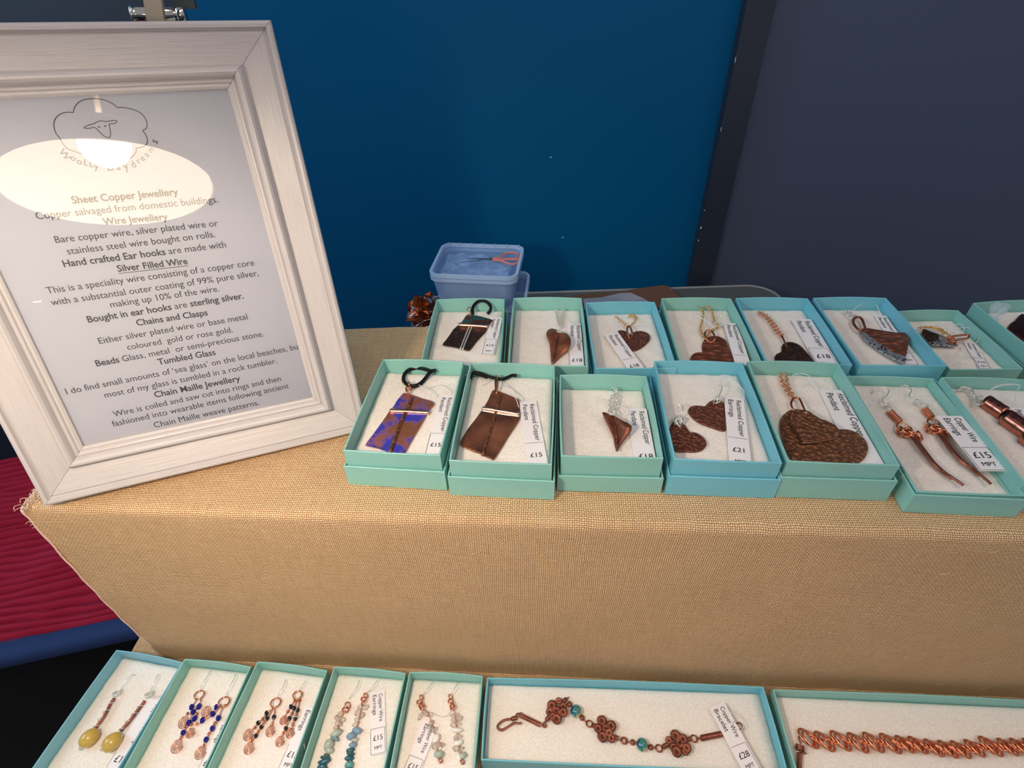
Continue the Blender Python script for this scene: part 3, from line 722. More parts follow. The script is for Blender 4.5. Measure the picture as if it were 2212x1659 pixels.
# A ------------------------------------------------ blue cross
z = R['A'][6]; CUR[0] = 'A'
o = root_at('pendant', CA, (700, 850), z, 'blue patina and copper tapered cross pendant on a black cord', 'pendant', GP)
plate('plate', PZ(CA, [(760, 495), (780, 496), (865, 515), (960, 550), (1060, 578), (1105, 598), (1112, 625), (1060, 690), (1030, 740), (940, 900), (850, 1050), (770, 1185), (690, 1192), (600, 1175), (480, 1135), (400, 1115), (340, 1102), (328, 1080), (440, 930), (540, 790), (600, 700), (640, 655), (700, 560)], z), z+.003, .004, patina_m, o)
wire(CA, [(605, 683), (690, 686), (790, 690), (900, 696), (1055, 706)], z+.008, .0072, 8, n=4).build('ridge', cu_roll, o)
wire(CA, [(850, 540), (820, 640), (790, 690), (740, 790), (680, 950), (600, 1170)], z+.0075, [.004]*6+[.0055]*25 if False else .0058, 8, n=5).build('ridge', cu_leather, o)
wire(CA, [(1135, 215), (1090, 222), (1050, 255), (1000, 320), (940, 375), (860, 398), (790, 370), (758, 320), (772, 255), (830, 205), (920, 188), (1000, 200), (1060, 222)], [z+.016]*3+[z+.010]*8+[z+.018]*2, .0056, 8).build('cord', black_cord, o)
mb = MB()
for p, nn in (((828, 382), (1, .3, .3)), ((818, 425), (.2, .3, 1)), ((806, 470), (1, .2, .4))): mb.ring(PZ(CA, [p], z+.014)[0], .0085, .0022, nn, (0, 1, 0))
mb.build('bail', cu_bright, o)
tag(CA, (1175, 495), (1352, 520), (978, 1280), z, 'Reclaimed Copper', 'Pendant', '£15', 'reading fifteen pounds beside the blue cross pendant', [[(905, 360), (960, 400), (1060, 450), (1150, 525)], [(1030, 415), (1110, 388), (1190, 395), (1270, 440), (1290, 500)]])
# B ------------------------------------------------ brown cross
z = R['B'][6]; CUR[0] = 'B'
o = root_at('pendant', CB, (560, 800), z, 'dark brown copper tapered cross pendant with a bright ridge on black cord', 'pendant', GP)
plate('plate', PZ(CB, [(605, 390), (640, 400), (700, 420), (820, 470), (885, 505), (897, 600), (902, 690), (850, 790), (760, 930), (680, 1060), (605, 1165), (560, 1155), (500, 1130), (470, 1108), (380, 1078), (300, 1045), (240, 1010), (226, 985), (260, 920), (330, 810), (400, 720), (470, 620), (510, 560), (545, 500), (580, 420)], z), z+.003, .004, cu_smooth, o)
wire(CB, [(478, 582), (560, 590), (632, 604), (760, 625), (893, 650)], z+.008, .0058, 8, n=4).build('ridge', cu_roll, o)
wire(CB, [(475, 606), (560, 622), (632, 635), (760, 655), (893, 672)], z+.006, .0035, 8, n=4).build('ridge', silver, o)
wire(CB, [(690, 430), (655, 530), (632, 610), (590, 760), (530, 940), (480, 1108)], z+.0075, .0042, 8, n=5).build('ridge', cu_leather, o)
wire(CB, [(345, 245), (350, 205), (392, 180), (470, 195), (540, 225), (620, 245), (700, 255), (760, 235), (815, 212), (860, 215)], z+.014, .005, 8).build('cord', black_cord, o)
wire(CB, [(392, 190), (450, 208), (530, 238)], z+.012, .004, 8).build('cord', black_cord, o)
MB().tube(PZ(CB, [(632, 212), (642, 260), (643, 330), (636, 410), (628, 400), (624, 320), (624, 250)], [z+.02, z+.022, z+.018, z+.010, z+.008, z+.01, z+.014]), .0026, 7, True).build('jump_ring', cu_bright, o)
tag(CB, (880, 512), (1080, 494), (1001, 1335), z, 'Reclaimed Copper', 'Pendant', '£15', 'reading fifteen pounds beside the dark brown cross pendant', [[(575, 218), (520, 275), (480, 322)], [(710, 282), (760, 350), (850, 470), (885, 570)], [(660, 322), (740, 342), (850, 420), (932, 494)]])
# C ------------------------------------------------ folded flower
z = R['C'][6]; CUR[0] = 'C'
o = root_at('pendant', CC, (840, 780), z, 'folded copper flower-shaped pendant on a silver chain', 'pendant', GP)
folded('folded_plate', PZ(CC, [(668, 553), (700, 640), (750, 740), (800, 850), (815, 940), (835, 1018)], [z+.03, z+.022, z+.016, z+.012, z+.008, z+.005]),
       PZ(CC, [(775, 595), (805, 680), (822, 740), (835, 830), (842, 920), (846, 1015)], [z+.008]*6),
       PZ(CC, [(790, 585), (900, 650), (985, 692), (1030, 735), (985, 820), (920, 900), (850, 1018)], [z+.02, z+.03, z+.035, z+.03, z+.02, z+.012, z+.005]), cu_dark, o)
wire(CC, [(778, 598), (806, 680), (824, 740), (837, 830), (844, 920), (848, 1012)], z+.013, .0022, 6).build('fold_highlight', cu_leather, o)  # lighter tube added on the fold, a painted stand-in for its shading change
chain(CC, [[(800, 262), (845, 300), (850, 400), (832, 470), (800, 530)], [(812, 330), (768, 400), (756, 480), (772, 545)]], z+.008, .006, .0016, silver, o)
MB().ring(PZ(CC, [(792, 560)], z+.02)[0], .012, .002, (.3, .2, 1)).build('jump_ring', silver, o)
tag(CC, (945, 512), (1208, 548), (1087, 1300), z, 'Reclaimed Copper', 'Pendant', '£18', 'reading eighteen pounds beside the folded flower pendant', [[(730, 520), (820, 495), (900, 485), (950, 520), (975, 600)]])
# D ------------------------------------------------ heart earrings
z = R['D'][6]; CUR[0] = 'D'
def coilhook(o, cr, hook, rings, zz, rr=.010):
    mb = wire(cr, hook, [zz+.02]+[zz+.026]*(len(hook)-2)+[zz+.012], .0017, 6)
    for i, p in enumerate(rings): mb.ring(PZ(cr, [p], zz+.014)[0], rr, .0018, (math.cos(i*1.1), .4, math.sin(i*1.1)+.3), (0, 1, 0))
    return mb.build('ear_hook', silver, o)
o = root_at('earring', CD, (740, 700), z, 'right hand hammered copper heart earring partly under the £21 tag', 'earring', GE)
plate('heart_plate', PZ(CD, [(665, 608), (700, 570), (750, 545), (810, 548), (865, 580), (905, 640), (915, 730), (905, 820), (884, 868), (850, 875), (780, 855), (680, 820), (600, 785), (530, 735), (485, 680), (485, 645), (510, 615), (560, 603), (620, 606)], z), z+.003, .005, cu_ham, o)
coilhook(o, CD, [(808, 372), (840, 366), (853, 390), (838, 440), (812, 490), (796, 560)], [(832, 512), (830, 508), (800, 535)], z)
o = root_at('earring', CD, (460, 960), z, 'left hand hammered copper heart earring against the box side', 'earring', GE)
plate('heart_plate', PZ(CD, [(500, 890), (470, 850), (430, 800), (380, 778), (320, 785), (285, 830), (280, 900), (300, 990), (325, 1060), (360, 1096), (450, 1102), (560, 1102), (630, 1085), (670, 1045), (678, 1005), (645, 950), (580, 905), (530, 892)], z), z+.003, .005, cu_ham, o)
coilhook(o, CD, [(378, 597), (405, 575), (428, 600), (422, 650), (400, 710)], [(370, 742), (362, 750), (380, 748), (350, 756), (390, 756), (370, 752), (365, 790)], z, .0125)
tag(CD, (875, 478), (1088, 506), (938, 1262), z+.006, 'Reclaimed Copper', 'Earrings', '£21', 'reading twenty-one pounds over the heart earring', [[(830, 355), (792, 335), (790, 285), (850, 255), (940, 262), (985, 320), (1060, 385), (1092, 440), (1085, 520)], [(860, 360), (900, 308), (950, 300), (1000, 340), (1060, 400)]])
# E ------------------------------------------------ double heart
z = R['E'][6]; CUR[0] = 'E'
tag(CE, (845, 405), (1118, 374), (1290, 1332), z, 'Reclaimed Copper', 'Pendant', ' ', 'partly hidden beneath the double copper heart pendant', [[(530, 278), (600, 242), (700, 240), (762, 290), (785, 350), (850, 412)], [(545, 400), (545, 300), (600, 262), (690, 272), (765, 300), (720, 350), (680, 375)], [(805, 322), (900, 335), (970, 375), (1000, 430)]], mpt=False)
o = root_at('pendant', CE, (850, 950), z, 'large textured copper heart with a smaller heart on top, on rose gold chain', 'pendant', GP)
plate('large_heart', PZ(CE, [(700, 700), (640, 650), (560, 640), (480, 680), (430, 750), (425, 850), (450, 970), (490, 1080), (545, 1170), (640, 1205), (900, 1230), (1150, 1240), (1280, 1215), (1350, 1150), (1375, 1060), (1340, 970), (1260, 900), (1160, 862), (1060, 857), (950, 860), (850, 800)], z+.004), z+.006, .005, cu_leather, o)
plate('small_heart', PZ(CE, [(860, 740), (800, 700), (740, 660), (660, 640), (590, 640), (545, 680), (535, 740), (570, 810), (620, 890), (668, 975), (690, 985), (790, 978), (920, 958), (1020, 935), (1060, 900), (1062, 860), (1020, 810), (950, 770), (900, 752)], z+.018), z+.0185, .005, cu_leather, o)
MB().tube(PZ(CE, [(545, 770), (570, 815), (620, 895), (668, 975), (690, 988), (790, 981), (920, 961), (1020, 938), (1062, 900)], z+.021), .0013, 6).build('bright_edge', cu_roll, o)
MB().tube(PZ(CE, [(548, 575), (560, 525), (600, 500), (640, 515), (675, 590), (700, 655), (690, 690), (610, 640), (580, 640)], [z+.018]*5+[z+.022, z+.02, z+.014, z+.014]), .003, 8, True).build('oval_link', cu_bright, o)
MB().ball(PZ(CE, [(706, 662)], z+.022)[0], .005).build('rivet', cu_bright, o)
chain(CE, [[(432, 245), (450, 330), (478, 390), (520, 460), (565, 520)], [(495, 245), (502, 330), (525, 410), (570, 490)]], z+.008, .0065, .0018, rose, o)
# F ------------------------------------------------ wire spikes
z = R['F'][6]; CUR[0] = 'F'
def spike(lbl, hook, ball, coil, loop, knot, bundle):
    o = root_at('earring', CF, knot, z, lbl, 'earring', GE)
    mb = wire(CF, hook, [z+.006]+[z+.02]*(len(hook)-2)+[z+.008], .0019, 6); mb.build('ear_hook', silver, o)
    MB().ball(PZ(CF, [ball], z+.012)[0], .0062).build('bead', silver, o)
    a, b = PZ(CF, coil, z+.010); mb = MB().coil(a, b, .0075, .0022, 7)
    L = PZ(CF, loop, z+.012); mb.tube(L, .0024, 6, True); mb.build('wire_coil', cu_bright, o)
    k = PZ(CF, [knot], z+.014)[0]; mb = MB()
    for i in range(7): mb.ring(k+np.array([(i-3)*.007, -(i-3)*.0028, .002*math.sin(i)]), .0115, .0032, (math.cos(i), .5*math.sin(i*1.7), math.sin(i*1.3)), (0, 1, .3))
    mb.build('wire_knot', cu_bright, o)
    mb = MB(); Q = bundle
    for dx, e, rr in ((0, len(Q), .0036), (-14, len(Q)-1, .0034), (14, len(Q)-2, .0034), (-26, len(Q)-1, .0028)):
        pts = [(p[0]+dx*(1-.6*i/len(Q)), p[1]+abs(dx)*.4) for i, p in enumerate(Q[:e])]
        mb.tube(PZ(CF, pts, [z+.012+.003*math.cos(i+dx) for i in range(len(pts))]), rr, 7)
    mb.build('wire_spike', cu_dark, o)
spike('left long copper wire spike earring with a knotted top', [(362, 290), (400, 238), (450, 222), (500, 232), (538, 262), (515, 315), (470, 355), (490, 400), (530, 415), (575, 460)], (528, 418), [(545, 480), (655, 590)], [(650, 600), (622, 640), (655, 690), (700, 705), (775, 668), (710, 622)], (760, 715), [(800, 740), (850, 810), (930, 920), (1010, 1020), (1110, 1112), (1215, 1185), (1322, 1258)])
spike('right long copper wire spike earring ending beside the £15 tag', [(665, 212), (700, 206), (740, 216), (775, 262), (750, 322), (830, 375), (870, 400), (900, 425)], (838, 376), [(915, 455), (985, 545)], [(950, 570), (950, 610), (985, 650), (1020, 655), (1070, 605), (1010, 572)], (1060, 680), [(1085, 715), (1140, 790), (1200, 880), (1300, 990), (1400, 1070), (1500, 1150), (1612, 1244)])
MB().ring(PZ(CF, [(908, 412)], z+.014)[0], .010, .002, (.2, .3, 1)).build('jump_ring', silver, bpy.data.objects['earring.003'] if 'earring.003' in bpy.data.objects else None)
tag(CF, (1028, 528), (1272, 488), (1498, 1110), -1.0535, 'Copper Wire', 'Earrings', '£15', 'reading fifteen pounds over the right spike earring', [[(960, 448), (1010, 485), (1110, 515)]], clip=False)
# P ------------------------------------------------ curled barrel
z = R['P'][6]; CUR[0] = 'P'
o = root_at('pendant', CP, (1050, 500), z, 'curled copper barrel pendant on a silver chain at the right edge', 'pendant', GP)
def barrel(a, b, r, name):
    a, b = PZ(CP, [a, b], z+r*.8); d = (b-a)/np.linalg.norm(b-a); s = np.cross(d, UPZ); V, Fc = [], []; n, m = 8, 14
    for i in range(n+1):
        for k in range(m+1):
            t = math.radians(-150+300*k/m); p = a+(b-a)*(i/n+.10*(k/m-.5)); rr = r*(1+.03*math.sin(i*2.1+k)); V.append(p+s*math.sin(t)*rr+UPZ*math.cos(t)*rr)
    for i in range(n):
        for k in range(m): q = i*(m+1)+k; Fc.append((q, q+1, q+m+2, q+m+1))
    ob = mesh(name, V, Fc, copper('plum_polished_copper', lin(170, 100, 84), lin(196, 122, 100), .2, .12, 60), o, True)
    md = ob.modifiers.new('s', 'SOLIDIFY'); md.thickness = .0006; return ob
barrel((880, 395), (1130, 560), .020, 'barrel'); barrel((1130, 590), (1480, 830), .023, 'barrel'); barrel((1400, 830), (1700, 1060), .024, 'barrel')
chain(CP, [[(545, 248), (640, 228), (700, 280), (740, 335), (760, 400)], [(600, 225), (680, 250), (720, 330), (790, 370)]], z+.008, .0085, .0018, silver, o)
MB().tube(PZ(CP, [(775, 355), (840, 328), (892, 352), (870, 400), (820, 436), (765, 425)], z+.02), .002, 6, True).build('jump_ring', silver, o)
tag(CP, (1162, 470), (1400, 395), (1750, 1180), -1.031, 'Reclaimed Copper', 'Pendant', '£18', 'over the curled barrel pendant at the right edge', [[(935, 250), (1050, 190), (1200, 176), (1320, 192), (1290, 250), (1268, 330), (1262, 430)], [(935, 250), (1050, 205), (1180, 185), (1300, 185)]], clip=False)
# G ------------------------------------------------ tilted cross at back left
z = R['G'][6]; CUR[0] = 'G'
o = root_at('pendant', CG, (1100, 1000), z, 'dark copper kite-shaped cross pendant on black cord in the back left box', 'pendant', GP)
zf = lambda p: 0
plate('plate', PZ(CG, [(960, 730), (1250, 735), (1590, 770), (1430, 980), (1330, 1100), (1210, 1248), (1100, 1230), (1000, 1205), (820, 1165), (648, 1132), (720, 1030), (800, 920)], z+.004), z+.004, .004, cu_blk, o, dens=2)
plate('plate', PZ(CG, [(1040, 660), (1100, 580), (1165, 500), (1330, 512), (1500, 550), (1700, 612), (1660, 660), (1610, 720), (1300, 705), (980, 690)], z+.008), z+.008, .004, teal_pat, o, dens=2)
wire(CG, [(980, 700), (1150, 708), (1240, 712), (1400, 722), (1600, 740)], z+.012, .0068, 8, n=4).build('ridge', cu_roll, o)
wire(CG, [(1290, 530), (1240, 670), (1180, 800), (1100, 1000), (1020, 1205)], z+.009, .0026, 7).build('ridge', silver, o)
wire(CG, [(1330, 530), (1290, 670), (1225, 830), (1150, 1010), (1070, 1215)], z+.009, .0026, 7).build('ridge', silver, o)
wire(CG, [(1295, 470), (1262, 420), (1300, 300), (1380, 218), (1480, 192), (1580, 222), (1650, 300), (1655, 390), (1590, 470)], [z+.016, z+.02, z+.028, z+.034, z+.036, z+.034, z+.03, z+.022, z+.012], .0056, 8).build('cord', black_cord, o)
MB().ring(PZ(CG, [(1235, 400)], z+.022)[0], .0125, .0022, (.3, -.6, 1)).build('jump_ring', cu_bright, o)
tag(CG, (1665, 545), (1915, 520), (1462, 1330), z+.003, 'Reclaimed Copper', 'Pendant', '£15', 'reading fifteen pounds beside the back left kite-shaped pendant', [[(1560, 365), (1680, 310), (1800, 248), (1860, 232)], [(1680, 240), (1760, 222), (1860, 240), (1920, 250)], [(1850, 400), (1800, 470), (1760, 530)]])
# H ------------------------------------------------ leaf heart
z = R['H'][6]; CUR[0] = 'H'
o = root_at('pendant', CH, (1110, 950), z, 'folded copper leaf-heart pendant on a thin silver chain', 'pendant', GP)
folded('folded_plate', PZ(CH, [(1120, 770), (1060, 710), (980, 692), (905, 720), (872, 790), (890, 870), (935, 970), (950, 1150), (968, 1352)], [z+.012, z+.016, z+.02, z+.024, z+.026, z+.024, z+.018, z+.012, z+.006]),
       PZ(CH, [(1118, 785), (1090, 870), (1070, 960), (1045, 1100), (1010, 1250), (985, 1358)], [z+.010]*6),
       PZ(CH, [(1125, 775), (1190, 768), (1270, 800), (1328, 880), (1338, 980), (1300, 1080), (1190, 1170), (1080, 1280), (1000, 1360)], [z+.012, z+.018, z+.022, z+.025, z+.025, z+.02, z+.014, z+.01, z+.006]), copper('warm_folded_copper', lin(140, 80, 58), lin(190, 116, 82), .34, .2, 120, 70, metal=.6), o)
wire(CH, [(1118, 790), (1092, 870), (1072, 960), (1047, 1100), (1012, 1250), (988, 1350)], z+.015, .0024, 6).build('fold_highlight', cu_roll, o)  # bright tube added so the fold shows as a light line
chain(CH, [[(1040, 350), (1060, 450), (1085, 560), (1110, 645)], [(1070, 350), (1090, 470), (1108, 600)], [(1190, 345), (1160, 460), (1145, 560), (1125, 650)], [(1215, 350), (1195, 470), (1175, 580), (1160, 690)]], z+.006, .0038, .0011, silver, o)
MB().ring(PZ(CH, [(1128, 755)], z+.018)[0], .0095, .002, (.2, .4, 1)).build('jump_ring', silver, o)
tag(CH, (1266, 600), (1556, 578), (1303, 1541), z, 'Reclaimed Copper', 'Pendant', '£18', 'reading eighteen pounds beside the leaf-heart pendant', [[(1280, 550), (1330, 580), (1400, 590)], [(1420, 600), (1400, 640), (1405, 690)]])
# I ------------------------------------------------ small hammered heart
z = R['I'][6]; CUR[0] = 'I'
o = root_at('pendant', CI, (1250, 900), z, 'small hammered copper heart on a fine gold chain, tag lying across it', 'pendant', GP)
plate('heart_plate', PZ(CI, [(1110, 792), (1060, 752), (980, 712), (900, 708), (860, 750), (880, 850), (950, 940), (1050, 1020), (1130, 1080), (1205, 1112), (1320, 1062), (1420, 992), (1490, 915), (1512, 850), (1480, 780), (1400, 735), (1300, 720), (1210, 735), (1150, 765)], z), z+.003, .004, cu_ham, o)
MB().tube(PZ(CI, [(1085, 595), (1058, 640), (1058, 710), (1085, 790), (1105, 840), (1150, 800), (1160, 730), (1130, 640)], [z+.02]*3+[z+.014, z+.008, z+.010, z+.016, z+.02]), .0028, 7, True).build('oval_link', cu_dark, o)
chain(CI, [[(820, 405), (880, 450), (930, 495), (1000, 560), (1060, 610)], [(1100, 375), (1180, 370), (1245, 440), (1190, 520), (1130, 590)], [(1090, 410), (1170, 395), (1230, 455)]], z+.006, .0042, .0012, gold, o)
tag(CI, (600, 765), (862, 694), (1207, 1648), z+.008, 'Reclaimed Copper', 'Pendant', '£18', 'reading eighteen pounds lying across the small hammered heart', [[(660, 540), (690, 505), (760, 505), (812, 590), (795, 680), (745, 745)], [(950, 430), (1050, 452), (1110, 490), (1135, 545)], [(850, 575), (930, 610), (1020, 650)]])
# J ------------------------------------------------ rippled heart
z = R['J'][6]; CUR[0] = 'J'
o = root_at('pendant', CJ, (1180, 1150), z, 'rippled copper heart with a large ring on a looped gold link chain', 'pendant', GP)
plate('heart_plate', PZ(CJ, [(940, 1188), (932, 1080), (960, 980), (1030, 910), (1130, 878), (1240, 885), (1340, 930), (1390, 975), (1440, 1100), (1500, 1230), (1530, 1320), (1480, 1420), (1250, 1470), (960, 1460), (740, 1400), (712, 1320), (740, 1250), (800, 1205), (870, 1188)], z), z+.003, .005, cu_wave, o)
MB().tube(PZ(CJ, [(1000, 850), (1000, 780), (1060, 732), (1120, 750), (1170, 820), (1185, 900), (1160, 950), (1115, 965), (1050, 930)], [z+.014]*2+[z+.018]*4+[z+.012, z+.010, z+.010]), .003, 8, True).build('jump_ring', cu_bright, o)
chain(CJ, [[(880, 305), (935, 350), (965, 420), (955, 520), (935, 610), (910, 700), (930, 790), (985, 890)], [(1020, 295), (1085, 315), (1130, 390), (1165, 500), (1185, 590), (1265, 665), (1180, 720), (1080, 780), (1050, 850)]], z+.007, .0058, .0016, gold, o)
tag(CJ, (1340, 590), (1612, 604), (1666, 1681), z+.006, 'Reclaimed Copper', 'Pendant', '£21', 'reading twenty-one pounds beside the rippled copper heart', [[(1350, 645), (1250, 662), (1100, 602), (950, 522), (850, 482), (798, 440), (850, 400), (920, 412), (965, 470), (985, 580), (1022, 755)], [(1020, 602), (1080, 645), (1190, 585), (1240, 520), (1280, 445)], [(800, 430), (870, 430), (930, 500), (1050, 580), (1190, 700)], [(1340, 570), (1345, 620), (1280, 660)]])
# K ------------------------------------------------ blackened heart
z = R['K'][6]; CUR[0] = 'K'
o = root_at('pendant', CK, (1100, 1080), z, 'blackened copper heart on a doubled rose gold chain', 'pendant', GP)
plate('heart_plate', PZ(CK, [(928, 1035), (928, 960), (975, 905), (1060, 888), (1150, 905), (1240, 950), (1330, 1040), (1420, 1150), (1470, 1240), (1380, 1320), (1150, 1330), (940, 1280), (830, 1215), (812, 1140), (840, 1092), (890, 1070)], z), z+.003, .005, cu_blk, o)
wire(CK, [(925, 745), (955, 800), (985, 860), (1010, 930), (1030, 950), (1020, 920), (975, 830), (945, 760)], z+.012, .0026, 7, True).build('bail', cu_dark, o)
chain(CK, [[(535, 360), (640, 440), (730, 530), (790, 620), (860, 720), (920, 760)], [(570, 350), (680, 420), (760, 500), (830, 590), (900, 690), (940, 745)]], z+.007, .0056, .0015, rose, o)
tag(CK, (1090, 465), (1392, 396), (1590, 1340), z+.004, 'Reclaimed Copper', 'Pendant', '£18', 'reading eighteen pounds beside the blackened heart')
# L ------------------------------------------------ wing
z = R['L'][6]; CUR[0] = 'L'
tag(CL, (1015, 350), (1200, 350), (1490, 1095), z, 'Reclaimed Copper', 'Pendant', '£21', 'mostly hidden beneath the copper wing-shaped pendant', [[(690, 302), (770, 232), (870, 172), (970, 160), (1050, 190), (1092, 265), (1125, 345)]])
o = root_at('pendant', CL, (1200, 800), z, 'copper wing-shaped pendant with silvery flecked edge on silver chain', 'pendant', GP)
plate('plate', PZ(CL, [(810, 590), (880, 560), (1000, 575), (1150, 600), (1330, 625), (1540, 640), (1547, 720), (1515, 870), (1485, 985), (1400, 960), (1250, 900), (1100, 800), (950, 690), (860, 620)], z+.008), z+.009, .005, cu_wave, o, dens=3)
plate('silvered_edge', PZ(CL, [(812, 600), (870, 615), (960, 690), (1110, 795), (1260, 890), (1400, 950), (1490, 970), (1478, 1082), (1400, 1070), (1280, 1010), (1130, 920), (1000, 830), (890, 740), (830, 665)], z+.007), z+.0085, .005, fleck_m, o, dens=3)
MB().tube(PZ(CL, [(718, 478), (712, 430), (745, 388), (800, 382), (845, 420), (872, 490), (888, 545), (850, 578), (800, 572), (752, 530)], z+.016), .0042, 8, True).build('oval_link', cu_dark, o)
chain(CL, [[(585, 300), (640, 350), (690, 400), (725, 435)], [(640, 300), (700, 340), (750, 385)]], z+.008, .0062, .0017, silver, o)
# M ------------------------------------------------ shard
z = R['M'][6]; CUR[0] = 'M'
tag(CM, (1185, 850), (1370, 845), (1450, 1300), z, 'Reclaimed Copper', 'Pendant', '£15', 'behind the dark shard pendant', [[(750, 600), (765, 530), (850, 510), (950, 548), (1010, 600), (1070, 700)], [(1010, 602), (1070, 555), (1150, 560), (1200, 622), (1170, 700)], [(1060, 640), (1160, 610), (1300, 622), (1430, 690), (1472, 760), (1420, 850), (1350, 890)], [(1160, 935), (1140, 1000), (1200, 1080), (1310, 1112)]])
o = root_at('pendant', CM, (780, 820), z, 'dark copper shard pendant with silver flecks and a long copper loop', 'pendant', GP)
plate('plate', PZ(CM, [(480, 720), (490, 660), (515, 643), (640, 690), (800, 750), (930, 810), (1000, 870), (1090, 925), (1000, 938), (800, 922), (650, 915), (560, 820)], z+.012), z+.012, .004, fleck_m, o, dens=2)
plate('dark_face', PZ(CM, [(480, 722), (492, 664), (515, 645), (640, 692), (760, 740), (740, 820), (620, 860), (560, 820)], z+.016), z+.0165, .002, cu_blk, o, dens=2)
MB().tube(PZ(CM, [(945, 775), (1020, 755), (1120, 742), (1230, 732), (1285, 752), (1255, 788), (1130, 812), (1000, 835), (950, 815)], z+.02), .0036, 7, True).build('long_loop', cu_bright, o)
MB().coil(*PZ(CM, [(940, 770), (1020, 880)], z+.018), .008, .003, 4).build('wire_wrap', cu_bright, o)
chain(CM, [[(430, 615), (560, 605), (700, 612), (800, 640), (870, 690), (940, 745)], [(560, 600), (700, 625), (790, 660), (850, 710)]], z+.012, .0052, .0014, gold, o)
# N ------------------------------------------------ plum plate
z = R['N'][6]; CUR[0] = 'N'
o = root_at('pendant', CM, (2150, 600), z, 'plum brown copper plate pendant cut off by the right edge', 'pendant', GP)
plate('plate', PZ(CM, [(1915, 645), (2040, 520), (2150, 408), (2300, 480), (2420, 560), (2360, 900), (2200, 850)], z), z+.004, .005, copper('plum_copper', lin(96, 50, 56), lin(120, 66, 66), .35, .2, 200), o, dens=2)
mb = MB(); V = []; q0 = onz(2142, 668, z+.01)
n1, n2 = 12, 12
for i in range(n1+1):
    for j in range(n2+1):
        px = 2120+48*i/n1*(.5+.5*j/n2)+0; py = 700-52*j/n2; b = onz(px, py, z+.012+.0*j)
        V.append(b+np.array([0, 0, .0])+UPZ*(.03*(j/n2)*0+.004*mnoise.noise(Vector((i*.5, j*.5, 2)))))
tz_ = onz(2150, 700, z+.004)
V = []
for i in range(n1+1):
    for j in range(n2+1):
        u = i/n1-.5; v = j/n2; V.append(tz_+np.array([u*.085*(.5+.6*v*(1.3-v)), .02*v+.012*math.sin(3*u+2*v), .062*v])+.006*np.array([mnoise.noise(Vector((u*5, v*5, k))) for k in range(3)]))
Fc = [(i*(n2+1)+j, (i+1)*(n2+1)+j, (i+1)*(n2+1)+j+1, i*(n2+1)+j+1) for i in range(n1) for j in range(n2)]
setp(mesh('plastic_wisp', V, Fc, tissue_m, None, True), 'pale translucent wisp of plastic standing in the far right box', 'plastic film')
# ------------------------------------------------------------------ bottom row
z = R['1'][6]; CUR[0] = '1'
def spiral_mb(c, r, turns=3, wr=.0022, sq=1.0, rot=0):
    N = 40; pts = []
    for i in range(N+1):
        t = i/N; rr = r*(.16+.84*t); a = 2*math.pi*turns*t+rot; pts.append(np.array(c)+np.array([rr*math.cos(a), rr*math.sin(a)*sq, .003*(1-t)]))
    return tube_geo(pts, wr, 6)
def px_r(cr, p, rp, z): a, b = PZ(cr, [p, (p[0]+rp, p[1])], z); return np.linalg.norm(b-a)
def hook_part(o, cr, pts, zz, r=.0013):
    n = len(pts); wire(cr, pts, [zz+.004+.022*math.sin(math.pi*min(1, (i+.6)/n)) for i in range(n)], r, 6).build('ear_hook', silver, o)
def stone(o, cr, p, rp, zz, mat, sq=(1, .8, .7), rot=0, seg=9, rings=6, name='stone', lump=.16):
    r = px_r(cr, p, rp, zz); c = PZ(cr, [p], zz+r*sq[2]*.9)[0]; mb = MB().ball((0, 0, 0), (r*sq[0], r*sq[1], r*sq[2]), seg, rings, rot)
    mb.V = [c+v*(1+lump*mnoise.noise(Vector(v)*90+Vector((p[0], p[1], 0)))) for v in mb.V]; return mb.build(name, mat, o, lump > 0)
for side_nm, hook, cl, st_, bd, br, tl, wr_ in (('left', [(765, 108), (735, 92), (700, 115), (645, 175), (612, 240), (575, 310)], (552, 312), [(525, 370), (478, 430), (440, 510), (395, 590), (345, 660), (298, 722)], (230, 832), 118, (160, 940), 0),
                                         ('right', [(1055, 95), (1030, 100), (1000, 160), (965, 235), (925, 310)], (925, 325), [(880, 400), (830, 460), (770, 540), (710, 620), (650, 690), (592, 752)], (500, 880), 120, (410, 945), 1)):
    o = root_at('earring', C1, bd, z, side_nm+' yellow stone drop earring on a twisted copper stem', 'earring', GE)
    hook_part(o, C1, hook, z)
    c = PZ(C1, [cl], z+.012)[0]; mb = MB()
    for i in range(3): mb.ring(c+np.array([.004*i-.003, .004*i-.004, 0]), .008, .002, (math.cos(i), .4, 1), (1, 0, 0))
    a, b = PZ(C1, [st_[0], st_[-1]], z+.012); mb.coil(a, b, .0066, .0012, 4); mb.build('silver_wire', silver, o)
    wire(C1, st_, z+.012, .0058, 5, n=3).build('stem', cu_dark, o)
    s_o = stone(o, C1, bd, br, z, yellow_bead, (.90, .76, .72), math.radians(55), 16, 10, 'stone', .02)
    t = PZ(C1, [tl], z+.014)[0]; mb = MB()
    for i in range(4): mb.ring(t+np.array([.004*i-.006, .003*(i % 2), .002*i]), .007, .002, (math.cos(i*1.3), math.sin(i), .5), (1, 0, 0))
    mb.build('end_coil', silver, o)
tag(C1, (920, 365), (1140, 372), (332, 1323), z+.004, 'Copper Wire Earrings', '', '£15', 'half hidden behind the side of the yellow stone box', [[(925, 320), (980, 345), (1060, 350)]])
z = R['2'][6]; CUR[0] = '2'
